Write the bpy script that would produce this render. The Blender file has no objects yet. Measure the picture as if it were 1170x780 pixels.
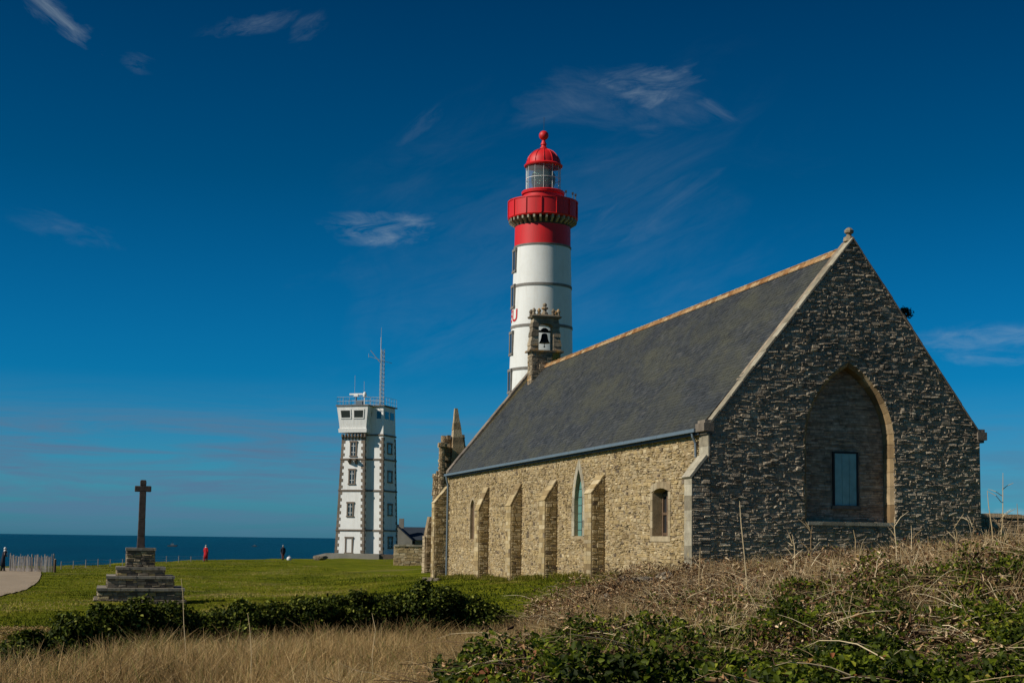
import bpy, bmesh, math, random
import numpy as np
from mathutils import Vector, Matrix
from mathutils.geometry import tessellate_polygon
random.seed(7); rng = np.random.default_rng(11)
R = math.radians
SC = bpy.context.scene
COL = SC.collection

# ------------------------------------------------------------------ camera
F = 1700.0; PITCH = R(6.0); ROLL = 0.0135; SHY = 48.0
CM = Matrix.Rotation(R(90)+PITCH, 4, 'X') @ Matrix.Rotation(ROLL, 4, 'Z')
cd = bpy.data.cameras.new('camera'); cam = bpy.data.objects.new('camera', cd); COL.objects.link(cam)
cam.matrix_world = CM
cd.sensor_width = 36; cd.lens = 36*F/1170; cd.shift_y = SHY/1170; cd.clip_start = 0.1; cd.clip_end = 90000
SC.camera = cam
def at(px, py, Y):
    d = CM.to_3x3() @ Vector(((px-585)/F, (390-py+SHY)/F, -1))
    return d*(Y/d.y)

# ------------------------------------------------------------------ world, sun, exposure
SUN_EL, SUN_AZ = R(36), R(249.2)           # azimuth clockwise from +Y
w = bpy.data.worlds.new('World'); SC.world = w; w.use_nodes = True
class NT:
    def __init__(s, t): s.t = t
    def n(s, typ, **k):
        x = s.t.nodes.new(typ)
        for a, v in k.items():
            if a.startswith('i_'):
                key = a[2:]; key = int(key) if key.isdigit() else key.replace('_', ' ')
                s.set(x.inputs[key], v)
            else: setattr(x, a, v)
        return x
    def set(s, inp, v):
        if isinstance(v, bpy.types.NodeSocket): s.t.links.new(v, inp)
        else: inp.default_value = v
    def m(s, op, a, b=0.0, c=0.0, clamp=False):
        x = s.t.nodes.new('ShaderNodeMath'); x.operation = op; x.use_clamp = clamp
        s.set(x.inputs[0], a); s.set(x.inputs[1], b); s.set(x.inputs[2], c); return x.outputs[0]
    def mix(s, f, a, b, blend='MIX'):
        x = s.t.nodes.new('ShaderNodeMix'); x.data_type = 'RGBA'; x.blend_type = blend
        s.set(x.inputs[0], f); s.set(x.inputs[6], a); s.set(x.inputs[7], b); return x.outputs[2]
    def ramp(s, f, stops, interp='LINEAR'):
        x = s.t.nodes.new('ShaderNodeValToRGB'); cr = x.color_ramp; cr.interpolation = interp
        while len(cr.elements) < len(stops): cr.elements.new(0.5)
        for e, (p, c) in zip(cr.elements, stops):
            e.position = p; e.color = (c, c, c, 1) if isinstance(c, (int, float)) else (*c, 1)
        s.set(x.inputs[0], f); return x.outputs[0]
    def noise(s, vec, scale, detail=4, rough=0.55, dist=0.0):
        x = s.n('ShaderNodeTexNoise'); s.set(x.inputs['Vector'], vec)
        x.inputs['Scale'].default_value = scale; x.inputs['Detail'].default_value = detail
        x.inputs['Roughness'].default_value = rough; x.inputs['Distortion'].default_value = dist
        return x.outputs[0]
    def mapping(s, vec, scale=(1,1,1), rot=(0,0,0), loc=(0,0,0)):
        x = s.n('ShaderNodeMapping'); s.set(x.inputs[0], vec)
        x.inputs['Scale'].default_value = scale; x.inputs['Rotation'].default_value = rot; x.inputs['Location'].default_value = loc
        return x.outputs[0]
T = NT(w.node_tree)
w.node_tree.nodes.clear()
sky = T.n('ShaderNodeTexSky', sky_type='NISHITA', sun_disc=False, sun_elevation=SUN_EL, sun_rotation=SUN_AZ, air_density=1.0, dust_density=0.6, ozone_density=2.0)
tc = T.n('ShaderNodeTexCoord').outputs['Generated']
sep = T.n('ShaderNodeSeparateXYZ'); T.set(sep.inputs[0], tc)
az = T.m('ARCTAN2', sep.outputs[0], sep.outputs[1]); el = T.m('ARCSINE', sep.outputs[2])
# polarised deep blue: tint the physical sky by elevation
tint = T.ramp(T.m('MULTIPLY', T.m('MAXIMUM', el, 0.0), 1/1.2), [(0.0, (0.15, 0.57, 1.08)), (0.03, (0.13, 0.60, 1.04)), (0.09, (0.012, 0.44, 0.84)), (0.20, (0.0, 0.29, 0.515)), (0.33, (0.0, 0.175, 0.34)), (1.0, (0.06, 0.22, 0.36))])
skyc = T.mix(1.0, sky.outputs[0], tint, 'MULTIPLY')
comb = T.n('ShaderNodeCombineXYZ'); T.set(comb.inputs[0], az); T.set(comb.inputs[1], el)
cv = comb.outputs[0]
def cloud(cx, cy, rx, ry, rot, scl, seed, amt, lo=.36, hi=.84):
    """one wisp of cirrus at azimuth cx, elevation cy (radians)"""
    p = T.n('ShaderNodeVectorMath', operation='SUBTRACT'); T.set(p.inputs[0], cv); p.inputs[1].default_value = (cx, cy, 0)
    q = T.n('ShaderNodeVectorRotate', rotation_type='Z_AXIS'); T.set(q.inputs['Vector'], p.outputs[0]); q.inputs['Angle'].default_value = -rot
    sc_ = T.mapping(q.outputs[0], (1/rx, 1/ry, 1))
    L = T.n('ShaderNodeVectorMath', operation='LENGTH'); T.set(L.inputs[0], sc_)
    wn = T.noise(T.mapping(q.outputs[0], (scl*.9, scl*2.0, 1), loc=(seed*1.7, seed*.3, 0)), 1.0, 5, .6, .9)
    wl = T.m('ADD', L.outputs['Value'], T.m('MULTIPLY', T.m('SUBTRACT', wn, .5), 2.6))
    mask = T.m('MULTIPLY', T.m('SUBTRACT', 1.0, wl, clamp=True), T.m('MULTIPLY', T.m('SUBTRACT', 1.35, L.outputs['Value'], clamp=True), 2.0, clamp=True))
    nz = T.noise(T.mapping(q.outputs[0], (scl*1.1, scl*4.6, 1), loc=(seed, seed*.7, 0)), 1.0, 9, .68, .6)
    nz = T.ramp(nz, [(lo, 0.0), (hi, 1.0)])
    return T.m('MULTIPLY', T.m('MULTIPLY', T.m('MULTIPLY', T.m('POWER', mask, 1.1), 1.5, clamp=True), nz), amt)
def ae(px, py):
    d = at(px, py, 1); return math.atan2(d.x, d.y), math.atan2(d.z, math.hypot(d.x, d.y))
wisps = []
for (px, py, rx, ry, rot, scl, seed, amt) in [
    (68, 22, 60, 17, -30, 26, 3.1, .42), (155, 74, 22, 14, -15, 40, 5.5, .16), (290, 28, 60, 13, 16, 26, 7.7, .20), (350, 35, 30, 14, 35, 30, 12.7, .1),
    (436, 261, 70, 22, 4, 24, 9.2, .42), (735, 102, 75, 28, 6, 24, 1.3, .34), (700, 118, 130, 36, -5, 16, 21.3, .14), (815, 128, 40, 12, -25, 30, 2.9, .14),
    (650, 125, 90, 18, 12, 20, 8.4, .1), (730, 240, 120, 60, 30, 16, 14.4, .09), (1120, 392, 90, 20, 4, 22, 6.3, .3), (1130, 408, 60, 12, -3, 22, 16.3, .3),
    (1150, 590, 50, 10, 0, 30, 4.3, .8), (480, 145, 40, 12, 40, 30, 31.3, .07), (75, 262, 60, 16, -12, 26, 41.3, .12), (640, 300, 300, 200, 20, 9, 51.3, .06)]:
    a, e = ae(px, py)
    wisps.append(cloud(a, e, rx/F, ry/F, R(rot), scl, seed, amt))
cl = wisps[0]
for x in wisps[1:]: cl = T.m('MAXIMUM', cl, x)
# low banks of grey stratus over the sea
band = T.ramp(T.m('MULTIPLY', el, 1/0.2), [(0.0, .25), (.10, .75), (.28, 1.0), (.36, .75), (.44, .12), (.52, 0.0)])
bn = T.ramp(T.noise(T.mapping(cv, (7, 95, 1), loc=(3.3, 1.7, 0)), 1.0, 8, .66, .6), [(.38, 0.0), (.60, 1.0)])
leftm = T.ramp(T.m('ADD', T.m('MULTIPLY', az, 1.2), .5), [(0.0, 1.0), (.30, 1.0), (.42, .55), (.62, .3), (1.0, .5)])
bm_ = T.m('MULTIPLY', T.m('MULTIPLY', band, bn), T.m('MULTIPLY', leftm, 1.0))
skyc = T.mix(bm_, skyc, (1.05, 2.15, 3.55, 1))
skyc = T.mix(cl, skyc, (5.2, 6.2, 6.6, 1))
bg = T.n('ShaderNodeBackground', i_Strength=0.085); T.set(bg.inputs['Color'], skyc)
wo = T.n('ShaderNodeOutputWorld'); T.set(wo.inputs[0], bg.outputs[0])

sd = bpy.data.lights.new('sun', 'SUN'); sd.energy = 4.2; sd.angle = R(.53); sd.color = (1.0, .93, .82)
sun = bpy.data.objects.new('sun', sd); COL.objects.link(sun)
sdir = Vector((math.sin(SUN_AZ)*math.cos(SUN_EL), math.cos(SUN_AZ)*math.cos(SUN_EL), math.sin(SUN_EL)))
sun.rotation_euler = sdir.to_track_quat('Z', 'Y').to_euler()
SC.view_settings.view_transform = 'Standard'; SC.view_settings.look = 'None'; SC.view_settings.exposure = 0.0; SC.view_settings.gamma = 1
SC.cycles.max_bounces = 6; SC.cycles.transparent_max_bounces = 12

# ------------------------------------------------------------------ helpers
OR = {}                                   # object -> origin of its thing in world space
def props(o, label=None, cat=None, group=None, kind=None):
    for k, v in (('label', label), ('category', cat), ('group', group), ('kind', kind)):
        if v: o[k] = v
    return o
def thing(name, loc, label, cat, group=None):
    o = bpy.data.objects.new(name, None); COL.objects.link(o); o.location = loc; o.empty_display_size = .3
    OR[o] = Vector(loc); return props(o, label, cat, group)
class MB:
    def __init__(s): s.v = []; s.f = []; s.c = []
    def face(s, pts, tone=.5):
        b = len(s.v); s.v += [tuple(p) for p in pts]; s.f.append(tuple(range(b, b+len(pts)))); s.c.append(tone)
    def hexa(s, p, tone=.5, skip=()):
        """p: 4 bottom then 4 top points"""
        b = len(s.v); s.v += [tuple(q) for q in p]
        for i, q in enumerate(((3,2,1,0), (4,5,6,7), (0,1,5,4), (1,2,6,5), (2,3,7,6), (3,0,4,7))):
            if i in skip: continue
            s.f.append(tuple(b+k for k in q)); s.c.append(tone)
    def box(s, c, h, ax=None, tone=.5):
        c = Vector(c); X, Y, Z = ax if ax else (Vector((1,0,0)), Vector((0,1,0)), Vector((0,0,1)))
        p = [c + X*(sx*h[0]) + Y*(sy*h[1]) + Z*(sz*h[2]) for sz in (-1,1) for sx, sy in ((-1,-1),(1,-1),(1,1),(-1,1))]
        s.hexa(p, tone)
    def prism(s, poly, depth, tone=.5, holes=(), back=True):
        """poly: 3D points of the front outline, extruded by the vector depth"""
        depth = Vector(depth); loops = [list(map(Vector, poly))] + [list(map(Vector, h)) for h in holes]
        flat = [p for l in loops for p in l]
        for t in tessellate_polygon(loops):
            s.face([flat[i] for i in t], tone)
            if back: s.face([flat[i]+depth for i in reversed(t)], tone)
        for l in loops:
            for i in range(len(l)):
                a, b = l[i], l[(i+1) % len(l)]; s.face([a, b, b+depth, a+depth], tone)
    def tube(s, pts, r, seg=8, tone=.5, cap=True):
        pts = [Vector(p) for p in pts]; rr = r if isinstance(r, (list, tuple)) else [r]*len(pts)
        b = len(s.v); up = Vector((0,0,1))
        for i, p in enumerate(pts):
            d = (pts[min(i+1, len(pts)-1)] - pts[max(i-1, 0)]).normalized()
            u = d.cross(up if abs(d.z) < .95 else Vector((1,0,0))).normalized(); v = d.cross(u)
            for k in range(seg):
                a = 2*math.pi*k/seg; s.v.append(tuple(p + (u*math.cos(a)+v*math.sin(a))*rr[i]))
        for i in range(len(pts)-1):
            for k in range(seg):
                a, c = b+i*seg+k, b+i*seg+(k+1) % seg
                s.f.append((a, c, c+seg, a+seg)); s.c.append(tone)
        if cap:
            s.f.append(tuple(b+k for k in range(seg))[::-1]); s.c.append(tone)
            s.f.append(tuple(b+(len(pts)-1)*seg+k for k in range(seg))); s.c.append(tone)
    def lathe(s, prof, c, seg=48, tone=.5, tilt=None):
        c = Vector(c); b = len(s.v)
        for r, z in prof:
            for k in range(seg):
                a = 2*math.pi*k/seg; s.v.append((c.x+r*math.cos(a), c.y+r*math.sin(a), z))
        for i in range(len(prof)-1):
            for k in range(seg):
                a, d = b+i*seg+k, b+i*seg+(k+1) % seg
                s.f.append((a, d, d+seg, a+seg)); s.c.append(tone)
    def build(s, name, mat, parent=None, smooth=None, fix=True):
        me = bpy.data.meshes.new(name); o0 = OR.get(parent, Vector())
        v = np.array(s.v, dtype=float) - np.array(o0)
        me.from_pydata(v.tolist(), [], s.f)
        at_ = me.attributes.new('tone', 'FLOAT', 'FACE'); at_.data.foreach_set('value', np.array(s.c, dtype=np.float32))
        if fix:
            bm = bmesh.new(); bm.from_mesh(me)
            if smooth is not None: bmesh.ops.remove_doubles(bm, verts=bm.verts, dist=1e-4)
            bmesh.ops.recalc_face_normals(bm, faces=bm.faces); bm.to_mesh(me); bm.free()
        if smooth is not None:
            me.polygons.foreach_set('use_smooth', [True]*len(me.polygons)); me.set_sharp_from_angle(angle=R(smooth))
        me.materials.append(mat); o = bpy.data.objects.new(name, me); COL.objects.link(o)
        if parent: o.parent = parent
        OR[o] = o0
        return o
def np_mesh(name, V, Fa, tone, mat, parent=None, smooth=False):
    """V (n,3), Fa (m,k) index array, tone (m,)"""
    o0 = OR.get(parent, Vector()); me = bpy.data.meshes.new(name)
    V = (np.asarray(V) - np.array(o0)).astype(np.float32); k = Fa.shape[1]
    me.vertices.add(len(V)); me.vertices.foreach_set('co', V.ravel())
    me.loops.add(Fa.size); me.loops.foreach_set('vertex_index', Fa.ravel().astype(np.int32))
    me.polygons.add(len(Fa)); me.polygons.foreach_set('loop_start', (np.arange(len(Fa))*k).astype(np.int32))
    a = me.attributes.new('tone', 'FLOAT', 'FACE'); a.data.foreach_set('value', np.asarray(tone, dtype=np.float32))
    me.update(); me.validate()
    if smooth: me.polygons.foreach_set('use_smooth', [True]*len(me.polygons))
    me.materials.append(mat); o = bpy.data.objects.new(name, me); COL.objects.link(o)
    if parent: o.parent = parent
    OR[o] = o0
    return o
def vnoise(x, y, seed=0):
    """smooth value noise on numpy arrays, 0..1"""
    x = np.asarray(x, dtype=float); y = np.asarray(y, dtype=float)
    def h(i, j):
        n = (i.astype(np.int64)*374761393 + j.astype(np.int64)*668265263 + seed*1442695041) & 0x7fffffff
        n = ((n ^ (n >> 13))*1274126177) & 0x7fffffff
        return ((n ^ (n >> 16)) & 0xffff)/65535.0
    i, j = np.floor(x), np.floor(y); fx, fy = x-i, y-j
    fx = fx*fx*(3-2*fx); fy = fy*fy*(3-2*fy)
    return (h(i,j)*(1-fx)+h(i+1,j)*fx)*(1-fy) + (h(i,j+1)*(1-fx)+h(i+1,j+1)*fx)*fy
def fnoise(x, y, seed=0, octs=3):
    s = 0; a = .5; t = 0
    for k in range(octs): s = s + a*vnoise(x*2**k, y*2**k, seed+k*17); t += a; a *= .5
    return s/t
def ss(a, b, x):
    t = np.clip((np.asarray(x, dtype=float)-a)/(b-a), 0, 1); return t*t*(3-2*t)

# ------------------------------------------------------------------ materials
def mat(name, rough=.8, metal=0.0, spec=.4):
    m = bpy.data.materials.new(name); m.use_nodes = True; t = NT(m.node_tree)
    b = m.node_tree.nodes['Principled BSDF']
    b.inputs['Roughness'].default_value = rough; b.inputs['Metallic'].default_value = metal; b.inputs['Specular IOR Level'].default_value = spec
    return m, t, b
def attr(t): x = t.n('ShaderNodeAttribute', attribute_name='tone'); return x.outputs['Fac']
def opos(t): return t.n('ShaderNodeNewGeometry').outputs['Position']
def bump(t, b, h, strength, dist):
    x = t.n('ShaderNodeBump'); x.inputs['Strength'].default_value = strength; x.inputs['Distance'].default_value = dist
    t.set(x.inputs['Height'], h); t.set(b.inputs['Normal'], x.outputs[0])
def toned(name, stops, rough=.85, nscale=6.0, namt=.5, bscale=25, bstr=.5, bdist=.02, spec=.3, lichen=None, metal=0.0, interp='LINEAR', backlight=None):
    """colour picked per face by the tone attribute, broken up with noise"""
    m, t, b = mat(name, rough, metal, spec); P = opos(t)
    c = t.ramp(attr(t), stops, interp)
    n1 = t.noise(P, nscale, 5, .6)
    c = t.mix(1.0, c, t.ramp(n1, [(.25, 1-namt), (.75, 1+namt*.6)]), 'MULTIPLY')
    if lichen:
        lc, lscale, lo, hi = lichen
        c = t.mix(t.ramp(t.noise(P, lscale, 6, .65), [(lo, 0.0), (hi, 1.0)]), c, (*lc, 1))
    t.set(b.inputs['Base Color'], c)
    if bstr: bump(t, b, t.noise(P, bscale, 5, .6), bstr, bdist)
    if backlight:
        b.inputs['Transmission Weight'].default_value = 0
        tr = t.n('ShaderNodeBsdfTranslucent'); t.set(tr.inputs['Color'], c)
        mx = t.n('ShaderNodeMixShader'); mx.inputs[0].default_value = backlight
        t.set(mx.inputs[1], b.outputs[0]); t.set(mx.inputs[2], tr.outputs[0])
        t.set(m.node_tree.nodes['Material Output'].inputs[0], mx.outputs[0])
    return m
M = {}
M['wallstone'] = toned('golden_rubble_stone', [(0, (.20,.135,.065)), (.2, (.38,.275,.13)), (.5, (.50,.37,.18)), (.75, (.43,.34,.20)), (.92, (.64,.51,.30)), (1, (.15,.11,.07))], .9, 2.2, .35, 30, .7, .03, lichen=((.50,.42,.26), 1.1, .6, .75))
M['mortar'] = toned('lime_mortar', [(0, (.36,.27,.155)), (1, (.36,.27,.155))], .95, 3, .4, 40, .6, .02)
M['gablestone'] = toned('weathered_gable_stone', [(0, (.24,.19,.135)), (.3, (.44,.355,.25)), (.6, (.58,.47,.33)), (.85, (.70,.575,.40)), (1, (.80,.68,.50))], .92, 7, .6, 22, 1.0, .07, lichen=((.52,.46,.34), 3.5, .58, .66))
M['gablejoint'] = toned('dark_open_joints', [(0, (.36,.285,.20)), (1, (.36,.285,.20))], .95, 3, .6, 30, .8, .04)
M['nichestone'] = toned('brown_niche_stone', [(0, (.34,.245,.16)), (.5, (.52,.385,.265)), (1, (.64,.50,.36))], .9, 6, .6, 26, .9, .04)  # stone brightened brown: sun fill in the recess put into its colour
M['ashlar'] = toned('dressed_granite', [(0, (.27,.20,.115)), (.5, (.40,.315,.19)), (1, (.49,.40,.26))], .85, 3, .35, 30, .5, .015, lichen=((.56,.30,.09), 2.6, .66, .76))
M['niche_granite'] = toned('orange_brown_granite', [(0, (.24,.155,.075)), (.5, (.36,.245,.12)), (1, (.44,.32,.18))], .88, 2, .45, 30, .5, .02)
M['ashlar_dark'] = toned('lichened_granite_frame', [(0, (.15,.125,.10)), (1, (.27,.22,.165))], .88, 3, .4, 30, .6, .02)
M['ashlar_pale'] = toned('pale_coping_granite', [(0, (.25,.215,.15)), (.5, (.37,.325,.235)), (1, (.48,.43,.32))], .85, 4, .4, 30, .6, .02, lichen=((.50,.36,.12), 2.2, .62, .74))
M['ruinstone'] = toned('ruin_granite', [(0, (.20,.14,.08)), (.5, (.42,.31,.18)), (1, (.56,.44,.28))], .9, 1.6, .5, 18, .9, .05)
M['calvary'] = toned('calvary_rubble', [(0, (.12,.10,.08)), (.5, (.27,.225,.165)), (.85, (.42,.34,.21)), (1, (.55,.41,.17))], .9, 5, .5, 30, .8, .03)
M['calvary_slab'] = toned('calvary_step_slab', [(0, (.24,.21,.17)), (1, (.36,.32,.26))], .9, 5, .5, 30, .6, .02)
M['cross'] = toned('dark_cross_granite', [(0, (.07,.055,.05)), (1, (.11,.085,.075))], .9, 6, .5, 40, .8, .02)
M['orange'] = toned('orange_lichen_ridge', [(0, (.26,.12,.04)), (.5, (.40,.22,.09)), (1, (.48,.34,.18))], .9, 5, .5, 30, .6, .02)
M['bellcote'] = toned('bellcote_granite', [(0, (.18,.145,.10)), (.5, (.33,.265,.18)), (1, (.46,.37,.25))], .9, 2.5, .5, 25, .8, .03, lichen=((.55,.27,.05), 1.4, .56, .68))
M['white'] = toned('white_render', [(0, (.84,.83,.78)), (1, (.88,.87,.82))], .6, .5, .08, 12, .15, .01)
M['white_tower'] = toned('white_lighthouse_paint', [(0, (.80,.80,.76)), (1, (.80,.80,.76))], .45, .35, .07, 3, .15, .02)
M['red'] = toned('red_lighthouse_paint', [(0, (.70,.009,.012)), (1, (.70,.009,.012))], .32, .6, .12, 3, .12, .02, spec=.5)
M['red_letter'] = toned('red_lettering', [(0, (.55,.03,.03)), (1, (.55,.03,.03))], .5, 1, .1, 3, 0, 0)
M['grey_band'] = toned('grey_stone_band', [(0, (.17,.155,.14)), (1, (.28,.26,.23))], .85, 2, .3, 20, .4, .02)
M['quoin'] = toned('brown_quoin_stone', [(0, (.15,.115,.085)), (1, (.25,.20,.15))], .85, 2, .3, 20, .4, .02)
M['corbel'] = toned('dark_corbel_stone', [(0, (.07,.06,.045)), (.5, (.16,.14,.10)), (1, (.42,.38,.28))], .85, 2, .3, 20, .4, .02)
M['slate'] = toned('roof_slate', [(0, (.030,.034,.036)), (.5, (.044,.049,.051)), (.9, (.058,.062,.063)), (1, (.085,.085,.078))], .62, 1.2, .3, 30, .3, .01, spec=.4)
M['slate_far'] = toned('dark_far_slate', [(0, (.03,.04,.055)), (1, (.04,.05,.065))], .6, 1.2, .2, 3, .3, .03)
M['zinc'] = toned('painted_zinc_gutter', [(0, (.14,.18,.21)), (1, (.14,.18,.21))], .4, 2, .15, 10, .1, .01, metal=.0, spec=.5)
M['steel'] = toned('galvanised_steel', [(0, (.50,.52,.52)), (1, (.62,.64,.64))], .4, 5, .1, 10, 0, 0, metal=.3)
M['dark_steel'] = toned('dark_steel', [(0, (.06,.065,.07)), (1, (.1,.1,.1))], .5, 5, .1, 10, 0, 0, metal=.3)
M['bronze'] = toned('dark_bronze', [(0, (.02,.018,.014)), (1, (.04,.035,.025))], .5, 8, .4, 10, .2, .01, metal=.5)
M['dark'] = toned('dark_interior', [(0, (.018,.018,.02)), (1, (.03,.03,.03))], .6, 2, .2, 10, 0, 0)
M['teal'] = toned('teal_shutter_paint', [(0, (.22,.42,.41)), (1, (.28,.50,.48))], .5, 3, .25, 30, .3, .01)
M['wood'] = toned('weathered_grey_wood', [(0, (.20,.17,.15)), (.5, (.34,.30,.27)), (1, (.48,.44,.40))], .9, 6, .4, 30, .5, .01)
M['brown_wood'] = toned('brown_window_wood', [(0, (.10,.06,.035)), (1, (.20,.13,.08))], .8, 6, .4, 30, .5, .01)
M['rock'] = toned('field_rock', [(0, (.15,.12,.085)), (1, (.22,.18,.13))], .92, 5, .7, 12, 1.0, .08, lichen=((.33,.28,.20), 3.5, .52, .66))
m, t, b = mat('window_glass', .08, 0, .8); b.inputs['Base Color'].default_value = (.03,.04,.045,1); M['glass'] = m
m, t, b = mat('teal_leaded_glass', .25, 0, .6); P = opos(t)
t.set(b.inputs['Base Color'], t.mix(t.noise(P, 2.0, 4), (.10,.25,.22,1), (.18,.36,.32,1))); M['teal_glass'] = m
m, t, b = mat('lantern_glass', .02, 0, .5); b.inputs['Base Color'].default_value = (.86,.95,.97,1); b.inputs['Transmission Weight'].default_value = .90; b.inputs['IOR'].default_value = 1.03
M['lantern_glass'] = m
m, t, b = mat('fresnel_lens', .08, 0, .8); b.inputs['Base Color'].default_value = (.32,.42,.38,1); b.inputs['Transmission Weight'].default_value = .35
bump(t, b, t.n('ShaderNodeTexWave', bands_direction='Z', i_Scale=3.0).outputs['Fac'], .6, .05); b.inputs['Base Color'].default_value = (.13,.24,.18,1); M['lens'] = m
for nm, dc, am in (('white_tower', (.50,.44,.34,1), .34), ('white', (.45,.40,.32,1), .40), ('red', (.30,.03,.02,1), .55)):
    m_ = M[nm]; tt = NT(m_.node_tree); bb = m_.node_tree.nodes['Principled BSDF']; src = bb.inputs['Base Color'].links[0].from_socket; Pq = opos(tt)
    st = tt.ramp(tt.noise(tt.mapping(Pq, (3.2,3.2,.22)), 1.0, 6, .7), [(.50, 0.0), (.74, am)])
    pa = tt.ramp(tt.noise(Pq, .8, 6, .7), [(.52, 0.0), (.75, am*.6)])
    tt.set(bb.inputs['Base Color'], tt.mix(tt.m('MAXIMUM', st, pa), src, dc))
    bb.inputs['Roughness'].default_value = .55
for nm, dc, sc2, lo2, hi2, am in (('gablestone', (.13,.11,.085,1), .55, .50, .72, .6), ('gablestone', (.80,.70,.52,1), 1.3, .58, .72, .45), ('wallstone', (.20,.14,.08,1), .7, .54, .74, .5), ('wallstone', (.62,.54,.38,1), 1.9, .60, .72, .5), ('mortar', (.20,.14,.08,1), .7, .54, .74, .5)):
    m_ = M[nm]; tt = NT(m_.node_tree); bb = m_.node_tree.nodes['Principled BSDF']; src = bb.inputs['Base Color'].links[0].from_socket
    pa = tt.ramp(tt.noise(tt.mapping(opos(tt), (1,1,.8), loc=(am*9, 0, 3)), sc2, 8, .72), [(lo2, 0.0), (hi2, am)])
    tt.set(bb.inputs['Base Color'], tt.mix(pa, src, dc))
# vegetation
M['grassblade'] = toned('lawn_grass_blade', [(0, (.050,.070,.008)), (.45, (.15,.165,.014)), (.8, (.28,.24,.04)), (1, (.44,.35,.12))], .9, 1, .3, 0, 0, 0, spec=.05, backlight=.35)
M['straw'] = toned('dry_straw', [(0, (.15,.09,.035)), (.35, (.38,.24,.09)), (.7, (.62,.425,.18)), (.9, (.80,.61,.32)), (1, (.18,.20,.04))], .75, .6, .3, 0, 0, 0, backlight=.3)
M['bramble_leaf'] = toned('bramble_leaf', [(0, (.018,.030,.003)), (.45, (.065,.090,.005)), (.78, (.17,.21,.010)), (.93, (.34,.35,.03)), (1, (.30,.11,.045))], .6, 1.3, .35, 0, 0, 0, spec=.18, backlight=.3)
M['dead_leaf'] = toned('dead_bracken_leaf', [(0, (.035,.016,.007)), (.33, (.18,.085,.035)), (.62, (.47,.275,.125)), (1, (.90,.68,.42))], .85, 1.5, .3, 0, 0, 0, backlight=.15)
M['stem'] = toned('dry_stems', [(0, (.05,.025,.014)), (.40, (.20,.12,.055)), (.70, (.52,.38,.19)), (1, (.85,.70,.44))], .8, 1.5, .3, 0, 0, 0)
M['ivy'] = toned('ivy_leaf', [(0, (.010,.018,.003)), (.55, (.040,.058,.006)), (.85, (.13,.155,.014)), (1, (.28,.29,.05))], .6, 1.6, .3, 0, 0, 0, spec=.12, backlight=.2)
# ground
m, t, b = mat('turf_and_soil', 1.0, 0, .03); P = opos(t); sp = t.n('ShaderNodeSeparateXYZ'); t.set(sp.inputs[0], P)
g = t.mix(t.ramp(t.noise(P, .35, 6, .65), [(.32, 0.0), (.68, 1.0)]), (.085,.115,.004,1), (.25,.235,.016,1))
g = t.mix(t.ramp(t.noise(t.mapping(P, (.6,1.5,1)), 1.6, 6, .7), [(.42, 0.0), (.62, 1.0)]), g, (.060,.082,.003,1))
g = t.mix(t.ramp(t.noise(P, .11, 4, .6, .4), [(.56, 0.0), (.70, .6)]), g, (.19,.15,.06,1))
s_ = t.mix(t.noise(P, 3, 6, .7), (.020,.015,.009,1), (.085,.06,.033,1))
edge = t.ramp(t.m('ADD', t.m('MULTIPLY', t.m('ADD', t.m('SUBTRACT', sp.outputs[1], 36.0), t.m('MULTIPLY', t.m('MAXIMUM', t.m('SUBTRACT', -.5, sp.outputs[0]), 0.0), 1.7)), .12), t.m('MULTIPLY', t.m('SUBTRACT', t.noise(P, .5, 4), .5), .9)), [(0.0, 0.0), (.35, 1.0)])
near = t.mix(edge, s_, g)
cliff = t.ramp(t.m('MULTIPLY', t.m('ADD', sp.outputs[2], 8.0), .2), [(0.0, 1.0), (.8, 0.0)])
t.set(b.inputs['Base Color'], t.mix(cliff, near, t.mix(t.noise(P, .6, 6, .7), (.10,.08,.06,1), (.26,.22,.17,1))))
bump(t, b, t.noise(P, 5, 6, .7), .8, .12); M['ground'] = m
m, t, b = mat('sandy_path', .95, 0, .15); P = opos(t)
c = t.mix(t.noise(P, .6, 6, .6), (.28,.215,.145,1), (.39,.305,.21,1)); c = t.mix(t.ramp(t.noise(P, 25, 4, .8), [(.45, 0.0), (.7, .35)]), c, (.42,.38,.32,1))
t.set(b.inputs['Base Color'], c); bump(t, b, t.noise(P, 18, 5, .7), .5, .03); M['path'] = m
m, t, b = mat('deep_sea_water', .3, 0, .12); P = opos(t); b.inputs['IOR'].default_value = 1.2
c = t.mix(t.ramp(t.noise(t.mapping(P, (.0022,.0007,1)), 1, 5, .6), [(.35, 0.0), (.7, 1.0)]), (.0,.034,.062,1), (.0,.050,.078,1))
t.set(b.inputs['Base Color'], c)
bump(t, b, t.noise(t.mapping(P, (.25,.12,1)), 1, 6, .65), 1.0, 3.0); M['sea'] = m

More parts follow.
